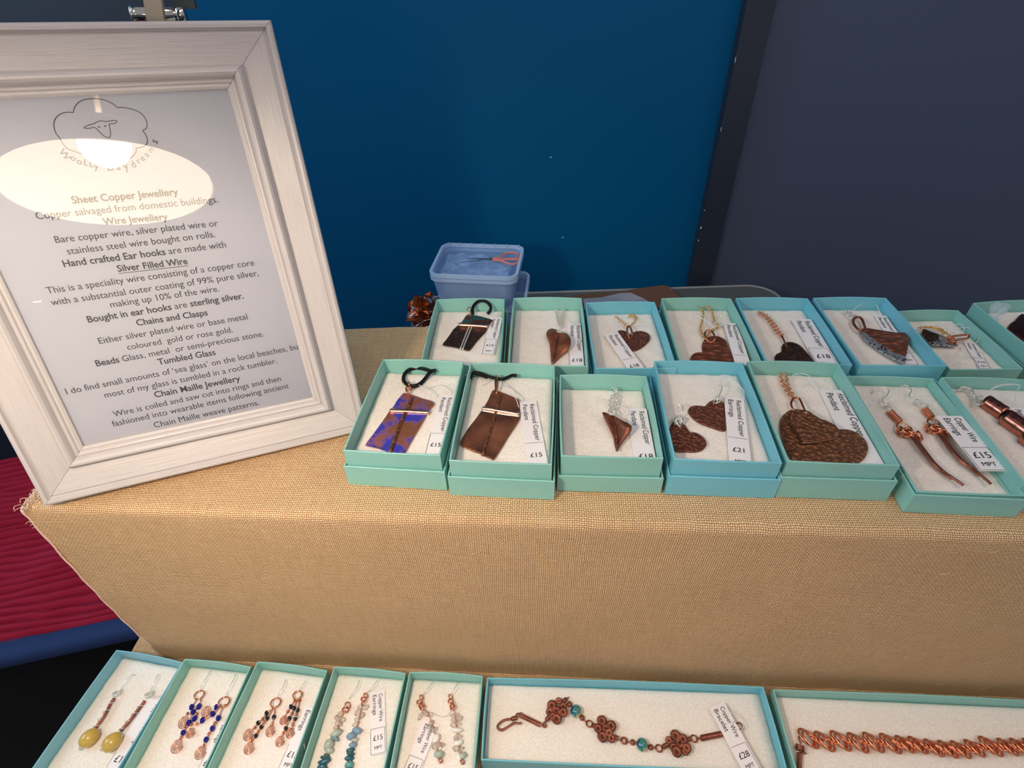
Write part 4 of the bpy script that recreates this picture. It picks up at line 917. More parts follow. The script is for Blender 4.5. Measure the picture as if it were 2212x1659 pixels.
def cluster(cr, lbl, hook, ringc, rr, beads, cus, spirals, bm, links, bd_px, cu_px, zz):
    o = root_at('earring', cr, ringc, zz, lbl, 'earring', GE); hook_part(o, cr, hook, zz)
    mb = MB().ring(PZ(cr, [ringc], zz+.014)[0], px_r(cr, ringc, rr, zz), .0026, (.1, .2, 1), seg=20)
    for L in links: mb.tube(PZ(cr, L, zz+.010), .0018, 5, n=3)
    mb.build('copper_ring', cu_bright, o)
    for p in beads: stone(o, cr, p, bd_px, zz, bm, (.85, 1.05, .85), 0, 6, 4, 'bead', 0)
    for p in cus: stone(o, cr, p, cu_px, zz, cu_bright, (1, 1, 1), 0, 9, 6, 'copper_bead', 0)
    for p, r_ in spirals:
        V, Fc = spiral_mb(PZ(cr, [p], zz+.008)[0], px_r(cr, p, r_, zz), 3.0, .00135, 1.15); MB().add(V, Fc).build('spiral', cu_bright, o)
cluster(C1, 'left cobalt blue bead earring with copper spirals', [(1642, 48), (1605, 115), (1560, 175), (1535, 235), (1525, 285)], (1512, 330), 50, [(1425, 470), (1510, 465), (1440, 530), (1458, 605), (1390, 655), (1325, 770)], [(1375, 550), (1485, 555), (1350, 700), (1422, 675), (1298, 830)], [((1330, 645), 62), ((1252, 925), 68), ((1410, 770), 50)], blue_bead, [[(1490, 370), (1460, 420), (1425, 470)], [(1535, 370), (1520, 420), (1440, 530), (1390, 655), (1325, 770), (1290, 850)]], 36, 20, z)
cluster(C1, 'right cobalt blue bead earring with copper spirals', [(1935, 88), (1918, 145), (1875, 215), (1845, 290), (1832, 355)], (1800, 412), 58, [(1715, 470), (1670, 550), (1550, 625), (1735, 600), (1665, 720), (1592, 850)], [(1600, 592), (1490, 668), (1692, 660), (1625, 782), (1562, 920)], [((1595, 520), 58), ((1525, 998), 66)], blue_bead, [[(1840, 440), (1790, 460), (1735, 600), (1665, 720), (1592, 850), (1545, 950)], [(1770, 440), (1670, 550), (1550, 625), (1480, 680)]], 36, 20, z)
tag(C1, (1760, 640), (1960, 640), (1440, 1300), z+.002, 'Copper Wire', 'Earrings', '£15', 'under the right cobalt blue bead earring')
z = R['3'][6]; CUR[0] = '3'
cluster(C3, 'left black bead earring with copper spirals', [(523, 262), (500, 320), (470, 370), (458, 410)], (440, 450), 38, [(365, 535), (425, 567), (370, 577), (295, 617), (322, 650), (278, 722)], [(330, 585), (345, 611), (410, 626), (268, 656), (295, 690), (243, 760)], [((215, 712), 42), ((220, 822), 43), ((395, 682), 39)], black_bead, [[(430, 485), (365, 535), (330, 585), (295, 617), (230, 690)], [(435, 488), (425, 567), (408, 640)], [(425, 488), (370, 577), (322, 650), (240, 765)]], 21, 14, z)
cluster(C3, 'right black bead earring with copper spirals beside its tag', [(685, 270), (660, 310), (635, 350)], (620, 388), 34, [(565, 482), (592, 495), (620, 512), (553, 578), (600, 580), (523, 662)], [(540, 522), (575, 542), (610, 552), (580, 630), (500, 702), (596, 436), (640, 432)], [((505, 592), 33), ((560, 697), 38), ((475, 765), 38)], black_bead, [[(605, 420), (565, 482), (540, 522), (510, 570)], [(640, 430), (620, 512), (600, 580), (570, 670)], [(620, 425), (592, 495), (553, 578), (523, 662), (490, 730)]], 21, 14, z)
tag(C3, (682, 478), (815, 500), (449, 1010), z+.003, 'Copper Wire', 'Earrings', '£15', 'reading fifteen pounds beside the black bead earrings', [[(620, 480), (590, 560), (640, 560)], [(668, 745), (676, 800), (680, 828)]])
z = R['4'][6]; CUR[0] = '4'
def chips(lbl, hook, loopc, lst, line, endc=None):
    o = root_at('earring', C4, lst[len(lst)//2][0], z, lbl, 'earring', GE); hook_part(o, C4, hook, z)
    mb = MB()
    for i, p in enumerate(loopc): mb.ring(PZ(C4, [p], z+.013)[0], .0095 if len(loopc) < 3 else .0075, .0023, (math.cos(i*1.4), .3, 1), (0, 1, 0))
    mb.tube(PZ(C4, line, z+.010), .0014, 5, n=3)
    if endc: mb.ring(PZ(C4, [endc], z+.010)[0], .006, .0022, (.6, .3, 1))
    mb.build('copper_loop', cu_bright, o)
    for p, r_, mt, sq, rot in lst: stone(o, C4, p, r_, z, mt, sq, math.radians(rot), 10, 7, 'stone_chip', .35)
chips('left stone chip earring fading from clear to dark teal', [(718, 155), (690, 235), (640, 300), (600, 370)], [(585, 440), (560, 490)],
      [((500, 545), 44, clear_chip, (1, .7, .5), 30), ((475, 590), 45, clear_chip, (1, .7, .6), -30), ((520, 610), 40, clear_chip, (1, .6, .6), 10), ((480, 650), 48, clear_chip, (1, .6, .6), -20), ((455, 690), 34, clear_chip, (1, .6, .5), 20), ((455, 755), 62, pale_chip, (1, .7, .6), 20), ((437, 818), 58, greyblue_chip, (1, .36, .5), -14), ((370, 885), 62, pale_chip, (.95, .8, .7), 20), ((375, 950), 52, pale_chip, (1, .75, .7), 0), ((350, 1012), 44, teal_chip, (1, .4, .5), -30), ((318, 1035), 48, teal_chip, (1, .5, .6), -10), ((335, 1078), 58, teal_chip, (1, .6, .6), 25), ((282, 1095), 40, teal_chip, (1, .6, .6), 0), ((300, 1145), 58, teal_chip, (1, .6, .6), 0)], [(560, 500), (510, 580), (455, 755), (375, 900), (300, 1145)])
chips('right stone chip earring with blue and teal stones', [(918, 160), (880, 215), (850, 260), (810, 290)], [(790, 330), (765, 370), (760, 410)],
      [((730, 462), 38, clear_chip, (1, .6, .6), 0), ((795, 462), 34, clear_chip, (1, .7, .5), 40), ((700, 520), 44, clear_chip, (1, .8, .5), 80), ((745, 555), 40, clear_chip, (1, .7, .5), 20), ((700, 605), 44, clear_chip, (1, .6, .5), -20), ((670, 662), 38, clear_chip, (1, .6, .5), 10), ((692, 728), 60, bluechip, (1, .62, .6), -20), ((625, 790), 54, bluechip, (1, .75, .7), 10), ((665, 835), 44, pale_chip, (1, .5, .6), 0), ((645, 888), 48, bluechip, (1, .6, .6), 10), ((615, 955), 48, teal_chip, (1, .6, .6), 10), ((618, 992), 56, teal_chip, (1, .26, .5), -4), ((605, 1040), 54, teal_chip, (1, .55, .6), 5), ((602, 1115), 54, teal_chip2, (1, .7, .6), 0), ((598, 1180), 50, teal_chip, (1, .6, .6), 0)], [(755, 430), (710, 620), (650, 800), (605, 1120)])
tag(C4, (836, 302), (1006, 280), (842, 1022), z, 'Copper Wire', 'Earrings', '£15', 'reading fifteen pounds beside the teal stone chip earrings')
z = R['5'][6]; CUR[0] = '5'
chips('left clear and white chip earring lying bent beside its tag', [(1558, 172), (1510, 235), (1465, 290), (1435, 325)], [(1425, 352), (1400, 405), (1415, 435), (1435, 465)],
      [((1415, 560), 50, clear_chip, (1, .45, .5), 60), ((1470, 530), 45, clear_chip, (1, .6, .5), -30), ((1530, 545), 34, clear_chip, (1, .7, .6), 0), ((1540, 640), 40, clear_chip, (1, .7, .5), 40), ((1520, 690), 44, clear_chip, (1, .7, .5), -20), ((1560, 720), 46, clear_chip, (1, .7, .5), 10), ((1590, 820), 56, white_chip, (1, .7, .6), 60), ((1600, 905), 58, clear_chip, (1, .75, .7), 10), ((1655, 890), 36, clear_chip, (1, .75, .7), 10), ((1622, 1000), 62, pale_chip, (1, .65, .7), 0)], [(1445, 485), (1500, 540), (1560, 700), (1600, 900), (1635, 1060)], (1640, 1070))
chips('right clear and white chip earring hanging straight', [(1838, 182), (1810, 235), (1780, 290), (1760, 330)], [(1755, 345), (1755, 395), (1770, 440), (1780, 465)],
      [((1808, 545), 54, clear_chip, (1, .4, .5), 12), ((1845, 592), 44, clear_chip, (1, .8, .6), 0), ((1800, 610), 38, clear_chip, (1, .7, .6), 0), ((1790, 668), 44, clear_chip, (1, .6, .5), -20), ((1850, 655), 34, clear_chip, (1, .6, .5), 0), ((1825, 722), 66, white_chip, (1, .42, .5), -4), ((1838, 800), 50, clear_chip, (1, .6, .6), 10), ((1848, 862), 52, white_chip, (1, .6, .6), 8), ((1820, 930), 44, clear_chip, (1, .7, .6), 0), ((1870, 940), 40, clear_chip, (1, .7, .6), 30), ((1850, 1030), 44, white_chip, (.7, 1, .6), 0), ((1895, 1015), 48, pale_chip, (1, .8, .6), 0)], [(1785, 480), (1805, 545), (1825, 722), (1845, 862), (1885, 1060)], (1890, 1085))
tag(C4, (1452, 600), (1615, 672), (1165, 1290), z, 'Copper Wire', 'Earrings', '£15', 'reading fifteen pounds slanting under the clear chip earring', [[(1560, 540), (1640, 568), (1720, 552), (1775, 480)]])
# flower bracelet
z = R['6'][6]; CUR[0] = '6'
o = root_at('bracelet', C6, (1800, 700), z, 'antique copper wire bracelet with three coiled flowers and two swirled glass beads', 'bracelet')
wire(C6, [(488, 605), (430, 607), (370, 605), (280, 660), (180, 715), (120, 695), (112, 645), (180, 575), (260, 548), (325, 542)], z+.010, .0036, 7).build('clasp_hook', cu_dark, o)
def cl(cr, a, b, rp, turns, name='wire_coil', mat=cu_dark):
    A, B_ = PZ(cr, [a, b], z+.012); r = px_r(cr, a, rp, z); MB().coil(A, B_, r, .0022, turns).tube([A, B_], r*.75, 7, sm=False).build(name, mat, o)
cl(C6, (335, 540), (405, 520), 26, 5); cl(C6, (490, 490), (790, 635), 27, 20); cl(C6, (885, 560), (925, 510), 26, 4); cl(C6, (1130, 275), (1185, 240), 24, 4); cl(C6, (1625, 640), (1690, 660), 28, 5); cl(C6, (1970, 830), (2030, 850), 28, 5)
cl(C6b, (650, 780), (720, 740), 26, 5); cl(C6b, (965, 690), (1015, 670), 22, 4); cl(C6b, (1168, 660), (1440, 605), 32, 24)
for cr, c, r_ in ((C6, (435, 478), 26), (C6, (478, 470), 24), (C6, (855, 645), 24), (C6, (1195, 225), 20), (C6, (1570, 615), 48), (C6, (2120, 890), 42), (C6b, (115, 695), 40), (C6b, (590, 800), 44), (C6b, (1070, 668), 44), (C6b, (1690, 498), 44)):
    MB().ring(PZ(cr, [c], z+.010)[0], px_r(cr, c, r_, z), .0026, (.1, .1, 1), seg=20).build('jump_ring', cu_dark, o)
wire(C6, [(830, 625), (870, 585), (895, 560)], z+.01, .003).build('link_wire', cu_dark, o); wire(C6, [(1205, 240), (1225, 210), (1250, 182)], z+.012, [.005, .0045, .004, .0035, .003, .0025, .002, .0018, .0016, .0014, .0012, .001, .0008], n=6).build('wire_end', cu_dark, o)
wire(C6b, [(1100, 680), (1130, 668), (1165, 660)], z+.01, .003).build('link_wire', cu_dark, o); wire(C6, [(1490, 560), (1520, 590), (1545, 610)], z+.01, .002).build('link_wire', cu_dark, o); wire(C6b, [(505, 790), (530, 792), (560, 800)], z+.01, .002).build('link_wire', cu_dark, o); wire(C6b, [(150, 710), (180, 715), (205, 718)], z+.01, .002).build('link_wire', cu_dark, o)
def flower(cr, ctr, petals):
    f = MB()
    for i, (p, rp) in enumerate(petals):
        r = px_r(cr, p, rp, z); c = PZ(cr, [p], z+.012+.003*(i % 2))[0]; N = 16; Rm = r*.62; rm = r*.42; pts = []
        for k in range(N*8+1):
            a = 2*math.pi*k/(N*8); b = 2*math.pi*k/8; pts.append(c+np.array([(Rm+rm*math.cos(b))*math.cos(a), (Rm+rm*math.cos(b))*math.sin(a)*1.05, rm*math.sin(b)*.9+.006]))
        f.add(*tube_geo(pts, .0022, 4))
    return f.build('coiled_flower', cu_dark, o)
flower(C6, (1050, 430), [((975, 335), 72), ((1080, 262), 42), ((1155, 345), 50), ((1155, 440), 68), ((1050, 425), 66), ((1050, 545), 76), ((945, 440), 60), ((990, 510), 55)])
flower(C6, (1840, 720), [((1768, 580), 72), ((1915, 660), 74), ((1830, 700), 60), ((1710, 700), 62), ((1778, 830), 76), ((1880, 770), 60), ((1920, 860), 56)])
flower(C6b, (870, 740), [((812, 635), 66), ((915, 680), 56), ((870, 735), 58), ((965, 800), 58), ((945, 850), 44), ((828, 850), 66), ((785, 790), 50), ((722, 700), 42)])
for cr, c, r_ in ((C6, (1258, 305), 42), (C6, (1456, 522), 42), (C6b, (232, 718), 36), (C6b, (478, 785), 37)): stone(o, cr, c, r_, z, cu_dark, (1, 1.1, 1), 0, 12, 8, 'copper_bead', 0)
for cr, c, r_ in ((C6, (1360, 415), 88), (C6b, (360, 750), 78)): stone(o, cr, c, r_, z, artglass, (1, 1.1, .95), 0, 20, 14, 'glass_bead', .01).data.polygons.foreach_set('use_smooth', [True]*0 if False else [True]*len(bpy.data.meshes[-1].polygons)) if False else stone(o, cr, c, r_, z, artglass, (1, 1.1, .95), 0, 20, 14, 'glass_bead', .01)
tag(C6b, (1270, 250), (1482, 174), (1778, 1192), z+.018, 'Copper Wire', 'Bracelet', '£28', 'reading twenty-eight pounds across the flower bracelet', [[(1545, 300), (1630, 335), (1700, 420), (1742, 500), (1700, 570)], [(1560, 470), (1600, 435), (1640, 450)]])
# ring chain bracelet
z = R['7'][6]; CUR[0] = '7'
o = root_at('bracelet', C7, (1200, 300), z, 'bright copper ring chain bracelet in the bottom right box', 'bracelet')
path = [(200, 238), (350, 265), (500, 260), (660, 278), (805, 275), (965, 285), (1100, 292), (1220, 300), (1370, 325), (1500, 338), (1620, 342), (1750, 330), (1900, 312), (2060, 318), (2180, 318), (2300, 318), (2420, 318), (2540, 318), (2660, 320)]
for i, p in enumerate(path):
    big = i < 6 or i == 12; r = px_r(C7, p, 62 if big else 52, z); c = PZ(C7, [p], z+.018)[0]; ax = np.array([.55, -.83, 0.])
    for d in (-.004, .004): MB().ring(c+np.array([d*.8, -d, d]), r*1.3, .0036, (.30, .12, .94), ax, .66, 22, 7).build('copper_ring', cu_bright, o)
    if i < len(path)-1:
        q = PZ(C7, [path[i+1]], z+.016)[0]; m = (c+q)/2
        for k, d in enumerate((-.008, 0, .008)): MB().ring(m+np.array([d, -d*.4, .002*k]), r*(.42 if i < 5 else .72), .0028, (.7-.5*k, .5, .5+.2*k), (1, -.3, 0), .75, 16, 6).build('small_ring', cu_bright, o)
mb = MB().tube(PZ(C7, [(132, 370), (128, 450), (122, 540)], z+.010), .0038, 7); mb.tube(PZ(C7, [(108, 370), (106, 450), (100, 540)], z+.010), .0038, 7); mb.tube(PZ(C7, [(120, 370), (117, 450), (111, 540)], z+.014), .0038, 7)
mb.coil(*PZ(C7, [(122, 305), (122, 350)], z+.012), .010, .003, 3); mb.tube(PZ(C7, [(118, 215), (112, 240), (130, 285)], z+.014), .003, 6); mb.tube(PZ(C7, [(150, 372), (178, 380)], z+.012), .003, 6, sm=False)
mb.build('toggle_bar', cu_dark, o)
CUR[0] = None
# ------------------------------------------------------------------ storage boxes
def rrect(cx, cy, a, w_, d_, r, n=5):
    P = rounded(-w_/2, w_/2, -d_/2, d_/2, r, n); ca, sa = math.cos(a), math.sin(a); return [(cx+ca*p[0]-sa*p[1], cy+sa*p[0]+ca*p[1]) for p in P]
def tub(lbl, cx, cy, a, w_, d_, ztop, zbot, taper=.9):
    o = empty('storage_box', (cx, cy, zbot), lbl, 'storage box', 'clear plastic boxes stacked on the side table')
    def shell(z0, z1, s0, s1, t=.003):
        A, B_ = rrect(cx, cy, a, w_*s0, d_*s0, .03), rrect(cx, cy, a, w_*s1, d_*s1, .035); n = len(A)
        Ai, Bi = rrect(cx, cy, a, w_*s0-2*t, d_*s0-2*t, .027), rrect(cx, cy, a, w_*s1-2*t, d_*s1-2*t, .032)
        V = [(*p, z0) for p in A]+[(*p, z1) for p in B_]+[(*p, z1) for p in Bi]+[(*p, z0+t) for p in Ai]
        Fc = [tuple(range(n))[::-1], tuple(3*n+i for i in range(n))]
        for r_ in range(3):
            for i in range(n): Fc.append((r_*n+i, r_*n+(i+1) % n, (r_+1)*n+(i+1) % n, (r_+1)*n+i))
        return V, Fc
    MB().add(*shell(zbot, ztop-.03, taper, .96)).build('tub', tub_m, o, False)
    B1 = rrect(cx, cy, a, w_, d_, .04); mb = MB()
    for z0, z1, s in ((ztop-.034, ztop-.022, 1.0), (ztop-.018, ztop-.004, 1.0)):
        P = rrect(cx, cy, a, w_*s, d_*s, .04); Q = rrect(cx, cy, a, w_*s-.022, d_*s-.022, .03); n = len(P)
        mb.add([(*p, z0) for p in P]+[(*p, z1) for p in P]+[(*p, z1) for p in Q]+[(*p, z0) for p in Q], [(r_*n+i, r_*n+(i+1) % n, ((r_+1) % 4)*n+(i+1) % n, ((r_+1) % 4)*n+i) for r_ in range(4) for i in range(n)])
    ca, sa = math.cos(a), math.sin(a)
    for k in range(7):
        u = (k/6-.5)*w_*.86; v = d_/2-.01; mb.box((cx+ca*u-sa*v, cy+sa*u+ca*v, ztop-.003), (.0015*ca, .0015*sa, 0), (-.01*sa, .01*ca, 0), (0, 0, .002))
    mb.build('lid_rim', rim_m, o, False)
    prism(rrect(cx, cy, a, w_-.03, d_-.03, .03), ztop-.016, ztop-.013).build('lid', lid_m, o, False); return o
tub('smaller clear plastic box with coral handled scissors inside, on top of the stack', -.1187, 2.005, -.1474, .345, .272, -1.034, -1.175, .86)
tub('larger clear plastic box at the bottom of the stack on the grey table', -.095, 2.035, -.12, .352, .285, -1.178, ZS, .92)
def sheet(name, lbl, cx, cy, z, w_, d_, amp, mat, seed, a=0, cat='plastic bag', group=None, n=22):
    V = []
    for i in range(n+1):
        for j in range(n+1):
            u, v = (i/n-.5), (j/n-.5); e = 1-(.12*mnoise.noise(Vector((u*4, v*4, seed))))
            nz = mnoise.noise(Vector((u*5, v*5, seed)))+.5*abs(mnoise.noise(Vector((u*12, v*12, seed+3)))); x, y = u*w_*e, v*d_*e
            V.append((cx+x*math.cos(a)-y*math.sin(a), cy+x*math.sin(a)+y*math.cos(a), z+amp*(.6+nz)))
    o = mesh(name, V, [(i*(n+1)+j, (i+1)*(n+1)+j, (i+1)*(n+1)+j+1, i*(n+1)+j+1) for i in range(n) for j in range(n)], mat, None, False)
    return setp(o, lbl, cat, group)
sheet('plastic_bag', 'crinkled clear bag upper layer inside the top storage box', -.125, 2.0, -1.083, .27, .20, .018, bag_m, 1, -.147)
sheet('plastic_bag', 'crinkled clear bag lower layer inside the top storage box', -.125, 2.0, -1.135, .26, .20, .02, bag_m, 5, -.147)
sheet('plastic_bag', 'bundle of clear bags filling the bottom storage box', -.10, 2.03, -1.30, .27, .2, .03, mixtrans('grey_packed_bags', lin(160, 165, 195), .75, .2, 90), 9, -.147)
# scissors
zs = -1.052; CS = (860, 500, 6.506)
o = root_at('scissors', CS, (1400, 400), zs, 'coral handled scissors lying in the top storage box', 'scissors')
for pts in ([(1325, 380), (1420, 370), (1480, 320), (1580, 298), (1665, 312), (1690, 360), (1640, 385), (1520, 385), (1430, 392)], [(1325, 405), (1430, 408), (1500, 430), (1590, 460), (1670, 445), (1695, 390), (1640, 395), (1540, 392), (1440, 400)]):
    MB().tube(PZ(CS, pts, zs), .0048, 7, True).build('handle', orange, o)
for pts in ([(1330, 385), (1200, 395), (1060, 415), (850, 440)], [(1330, 398), (1180, 385), (1040, 378), (960, 380)]):
    P = PZ(CS, pts, zs); MB().tube(P, np.linspace(.0045, .0008, 3*5+1), 5, n=5).build('blade', steel, o)
MB().ball(PZ(CS, [(1240, 392)], zs+.004)[0], (.004, .004, .002)).build('pivot', steel, o)
# wrapper
def wrapper():
    c = ony(913, 676, 2.06); r = .075; rr = random.Random(4); V = []; Fc = []; n, m = 18, 12
    for i in range(m+1):
        for k in range(n):
            th = math.pi*i/m; ph = 2*math.pi*k/n; d = np.array([math.sin(th)*math.cos(ph), math.sin(th)*math.sin(ph), math.cos(th)])
            s = 1+.45*mnoise.noise(Vector(d*2.3))+.35*abs(mnoise.noise(Vector(d*5)))-.1; s += .9*max(0, (d@np.array([.45, 0, .89]))-.86)*6*.5
            V.append(c+d*r*s*np.array([.85, .7, 1.0]))
    for i in range(m):
        for k in range(n): Fc.append((i*n+k, i*n+(k+1) % n, (i+1)*n+(k+1) % n, (i+1)*n+k))
    V = np.array(V); V[:, 2] += 0; lo = V[:, 2].min(); V[:, 2] = V[:, 2]+(ZS+.001-lo if lo < ZS else 0)*0
    o = mesh('foil_wrapper', V, Fc, foil_m, None, False); o.location.z += 0
    setp(o, 'crumpled copper and silver foil wrapper left of the storage boxes', 'wrapper')
    mb = MB()
    for k in range(9):
        a = c+np.array([rr.uniform(-.06, .05), -.05, rr.uniform(-.06, .06)]); mb.tube([a, a+np.array([rr.uniform(.01, .04), -.006, rr.uniform(0, .02)]), a+np.array([rr.uniform(.03, .05), 0, rr.uniform(.01, .04)])], .0022, 5)
    mb.build('silver_crease', simple('silver_foil', lin(226, 222, 230), .2, 1), o)
    # support: the bag lump it rests on
    b = c+np.array([0, 0, 0]); return c, V[:, 2].min()
wc, wlo = wrapper()
prism(rrect(wc[0]+.005, wc[1]+.01, .2, .13, .1, .03), ZS, wlo+.012).build('grey_case', simple('grey_blue_plastic', lin(104, 116, 134), .5), None, False)
setp(bpy.data.objects['grey_case'], 'small grey plastic case beneath the foil wrapper', 'case')
# kraft card, folded paper and clear sleeve on the side table
def flat(name, lbl, cat, px, z, mat, th=.006, lift=0):
    P = [onz(a, b, z) for a, b in px]; o = prism([p[:2] for p in P], z-th, z).build(name, mat, None, False); return setp(o, lbl, cat)
flat('brown_card', 'thin piece of brown card lying flat on the grey table', 'card', [(1180, 655), (1248, 636), (1310, 631), (1330, 640), (1330, 660)], ZS+.006, kraft, .004)
flat('brown_envelope', 'brown kraft envelope with a pointed corner on the grey table', 'envelope', [(1308, 636), (1370, 624), (1432, 616), (1444, 618), (1476, 648), (1470, 664), (1330, 664)], ZS+.020, simple('kraft_paper', lin(104, 74, 56), .7), .010)
pk = [onz(1260, 645, ZS+.03), onz(1300, 642, ZS+.04), onz(1340, 633, ZS+.06), onz(1362, 632, ZS+.065), onz(1385, 642, ZS+.05), onz(1405, 653, ZS+.03), onz(1400, 672, ZS+.026), onz(1320, 672, ZS+.04), onz(1262, 668, ZS+.026)]
cc = centroid(pk); n = len(pk); setp(mesh('clear_sleeve', pk+[cc+UPZ*.012]+[p-UPZ*.004 for p in pk], [(i, (i+1) % n, n) for i in range(n)]+[(i, n+1+i, n+1+(i+1) % n, (i+1) % n) for i in range(n)]+[tuple(n+1+i for i in range(n))], mixtrans('cloudy_sleeve', lin(150, 158, 176), .8, .3), None, False), 'cloudy clear plastic sleeve over the brown envelope', 'plastic sleeve')
# ------------------------------------------------------------------ picture frame
fx, fy, faz, flean, FWd, FH, FM, FD, fh, frl = -1.1755, 0.8860, 0.3240, 0.2890, 0.8010, 0.9985, 0.1232, 0.0269, 0.025, -0.020
e1 = np.array([math.cos(faz), math.sin(faz), 0]); bk = np.array([-math.sin(faz), math.cos(faz), 0]); e2 = bk*math.sin(flean)+UPZ*math.cos(flean)
e1, e2 = e1*math.cos(frl)+e2*math.sin(frl), e2*math.cos(frl)-e1*math.sin(frl); fn = np.cross(e1, e2)
FO = np.array([fx, fy, ZT+fh]); fr = empty('picture_frame', (FO+e1*FWd/2), 'white painted wooden picture frame with the printed jewellery sign, leaning back', 'picture frame')
FPt = lambda a, b, c=0: FO+a*e1+b*(1+.030*(1-a/FWd))*e2+c*fn
prof = [(0, -.044), (0, -.006), (.002, -.001), (.007, .002), (.013, .001), (.016, -.006), (.018, -.009), (.023, -.006), (.029, -.0075), (.045, -.0115), (.062, -.016), (.077, -.021), (.0795, -.016), (.084, -.004), (.089, .001), (.094, .001), (.0985, -.003), (.102, -.012), (.1035, -.018), (.107, -.0155), (.111, -.017), (.1135, -.022), (.1185, -.0215), (.1232, -.0255), (.1232, -.038), (.10, -.044)]
def rail(which):
    L = FWd if which in 'BT' else FH; K = 24; V, uv, Fc = [], [], []; m = len(prof); acc = np.r_[0, np.cumsum([math.hypot(prof[i+1][0]-prof[i][0], prof[i+1][1]-prof[i][1]) for i in range(m-1)])]
    for i in range(K+1):
        for j, (t, h) in enumerate(prof):
            g = .0004; s = t+g+(L-2*t-2*g)*i/K
            a, b = {'B': (s, t), 'T': (s, FH-t), 'L': (t, s), 'R': (FWd-t, s)}[which]
            V.append(FPt(a, b, h)); uv.append((s+{'B': 0, 'T': 3, 'L': 5, 'R': 8}[which], acc[j]))
    for i in range(K):
        for j in range(m):
            a, b = i*m+j, i*m+(j+1) % m; q = (a, b, b+m, a+m); Fc.append(q if which in 'TL' else q[::-1])
    Fc.append(tuple(range(m))); Fc.append(tuple(K*m+j for j in range(m))[::-1]); o = mesh('frame_rail', V, Fc, wood_m, fr, False, uv)
    sm = [True]*len(o.data.polygons); return o
for q in 'BTLR': rail(q)
mi = .1222
def quadplane(name, c0, mat, m, th=.0015): V = [FPt(m, m, c0), FPt(FWd-m, m, c0), FPt(FWd-m, FH-m, c0), FPt(m, FH-m, c0)]; V += [v-fn*th for v in V]; return mesh(name, V, [(0, 1, 2, 3), (7, 6, 5, 4), (0, 4, 5, 1), (1, 5, 6, 2), (2, 6, 7, 3), (3, 7, 4, 0)], mat, fr)
gp = -.030; V = [FPt(mi-.004, mi-.004, gp), FPt(FWd-mi+.004, mi-.004, gp), FPt(FWd-mi+.004, FH-mi+.004, gp), FPt(mi-.004, FH-mi+.004, gp)]
mesh('glass_pane', V, [(0, 1, 2, 3)], glass_m, fr)
sheet_o = quadplane('printed_sheet', -.034, page, .1)
quadplane('backing_board', -.042, darkgrey, .09, .012)
def onframe(px, py, c=-.034):
    d = ray(px, py); G = FPt(0, 0, c); t = (G@fn)/(d@fn); return d*t
tx = MB()
LINES = [
 ((157, 440), (385.5, 421), [('Sheet Copper Jewellery', 1)]), ((79, 474), (473, 437), [('Copper salvaged from domestic buildings.', 0)]), ((225, 486), (363, 474.5), [('Wire Jewellery', 1)]),
 ((119.5, 525), (472, 488), [('Bare copper wire, silver plated wire or', 0)]), ((146.5, 550), (467, 512), [('stainless steel wire bought on rolls.', 0)]), ((137.5, 577), (490.5, 534), [('Hand crafted Ear hooks', 1), (' are made with', 0)]),
 ((255, 587), (406.5, 570), [('Silver Filled Wire', 1)]), ((103, 634.5), (551, 573), [('This is a speciality wire consisting of a copper core', 0)]), ((113, 660), (560.5, 595.5), [('with a substantial outer coating of 99% pure silver,', 0)]),
 ((239, 664.5), (475.5, 629), [('making up 10% of the wire.', 0)]), ((190, 697), (527.6, 644.5), [('Bought in ear hooks', 1), (' are ', 0), ('sterling silver.', 1)]), ((296, 703.7), (450, 680.5), [('Chains and Clasps', 1)]),
 ((213.8, 743), (537, 689), [('Either silver plated wire or base metal', 0)]), ((275.8, 756), (504.5, 717), [('coloured  gold or rose gold.', 0)]), ((208, 791.5), (571.7, 726), [('Beads', 1), (' Glass, metal  or semi-precious stone.', 0)]),
 ((343, 788), (467, 766), [('Tumbled Glass', 1)]), ((143, 852), (645.5, 753.5), [('I do find small amounts of \u2018sea glass\u2019 on the local beaches, bu', 0)]), ((226.8, 859.5), (599.8, 784), [('most of my glass is tumbled in a rock tumbler.', 0)]),
 ((335, 858.7), (519.4, 822.5), [('Chain Maille Jewellery', 1)]), ((247.4, 900), (609, 822), [('Wire is coiled and saw cut into rings and then', 0)]), ((244.8, 921.5), (624.8, 838), [('fashioned into wearable items following ancient', 0)]), ((333.7, 924), (561.7, 874), [('Chain Maille weave patterns.', 0)])]
for a, b, runs in LINES:
    A, B_ = onframe(*a), onframe(*b); d = B_-A; L = np.linalg.norm(d); d /= L; u = np.cross(fn, d)
    text_on(tx, [(s, bool(bb)) for s, bb in runs], A, d, u, fn, width=L, lift=.0008)
    if runs[0][0] == 'Silver Filled Wire': q = u*.0035; tx.add([A-q+fn*.0008, B_-q+fn*.0008, B_-q-u*.0012+fn*.0008, A-q-u*.0012+fn*.0008], [(0, 1, 2, 3)])
tx.build('printed_text', ink, sheet_o, False)
CLG = (100, 190, 7.373)
lg = MB()
def stroke(pts, w_=.0016, closed=False, n=5):
    Q = smooth_path([onframe(*p) for p in pxs(CLG, pts)], n, closed); Q = [q+fn*.0008 for q in Q]; V = []; N = len(Q)
    for i in range(N):
        d = Q[min(i+1, N-1)]-Q[max(i-1, 0)]; s = np.cross(fn, d); s /= np.linalg.norm(s)+1e-9; V += [Q[i]-s*w_/2, Q[i]+s*w_/2]
    lg.add(V, [(2*i, 2*i+2, 2*i+3, 2*i+1) for i in range(N-1)])
stroke([(435, 392), (340, 388), (260, 402), (180, 450), (132, 520), (122, 600), (145, 700), (180, 755), (212, 795), (250, 860), (330, 960), (450, 1010), (560, 1050)])
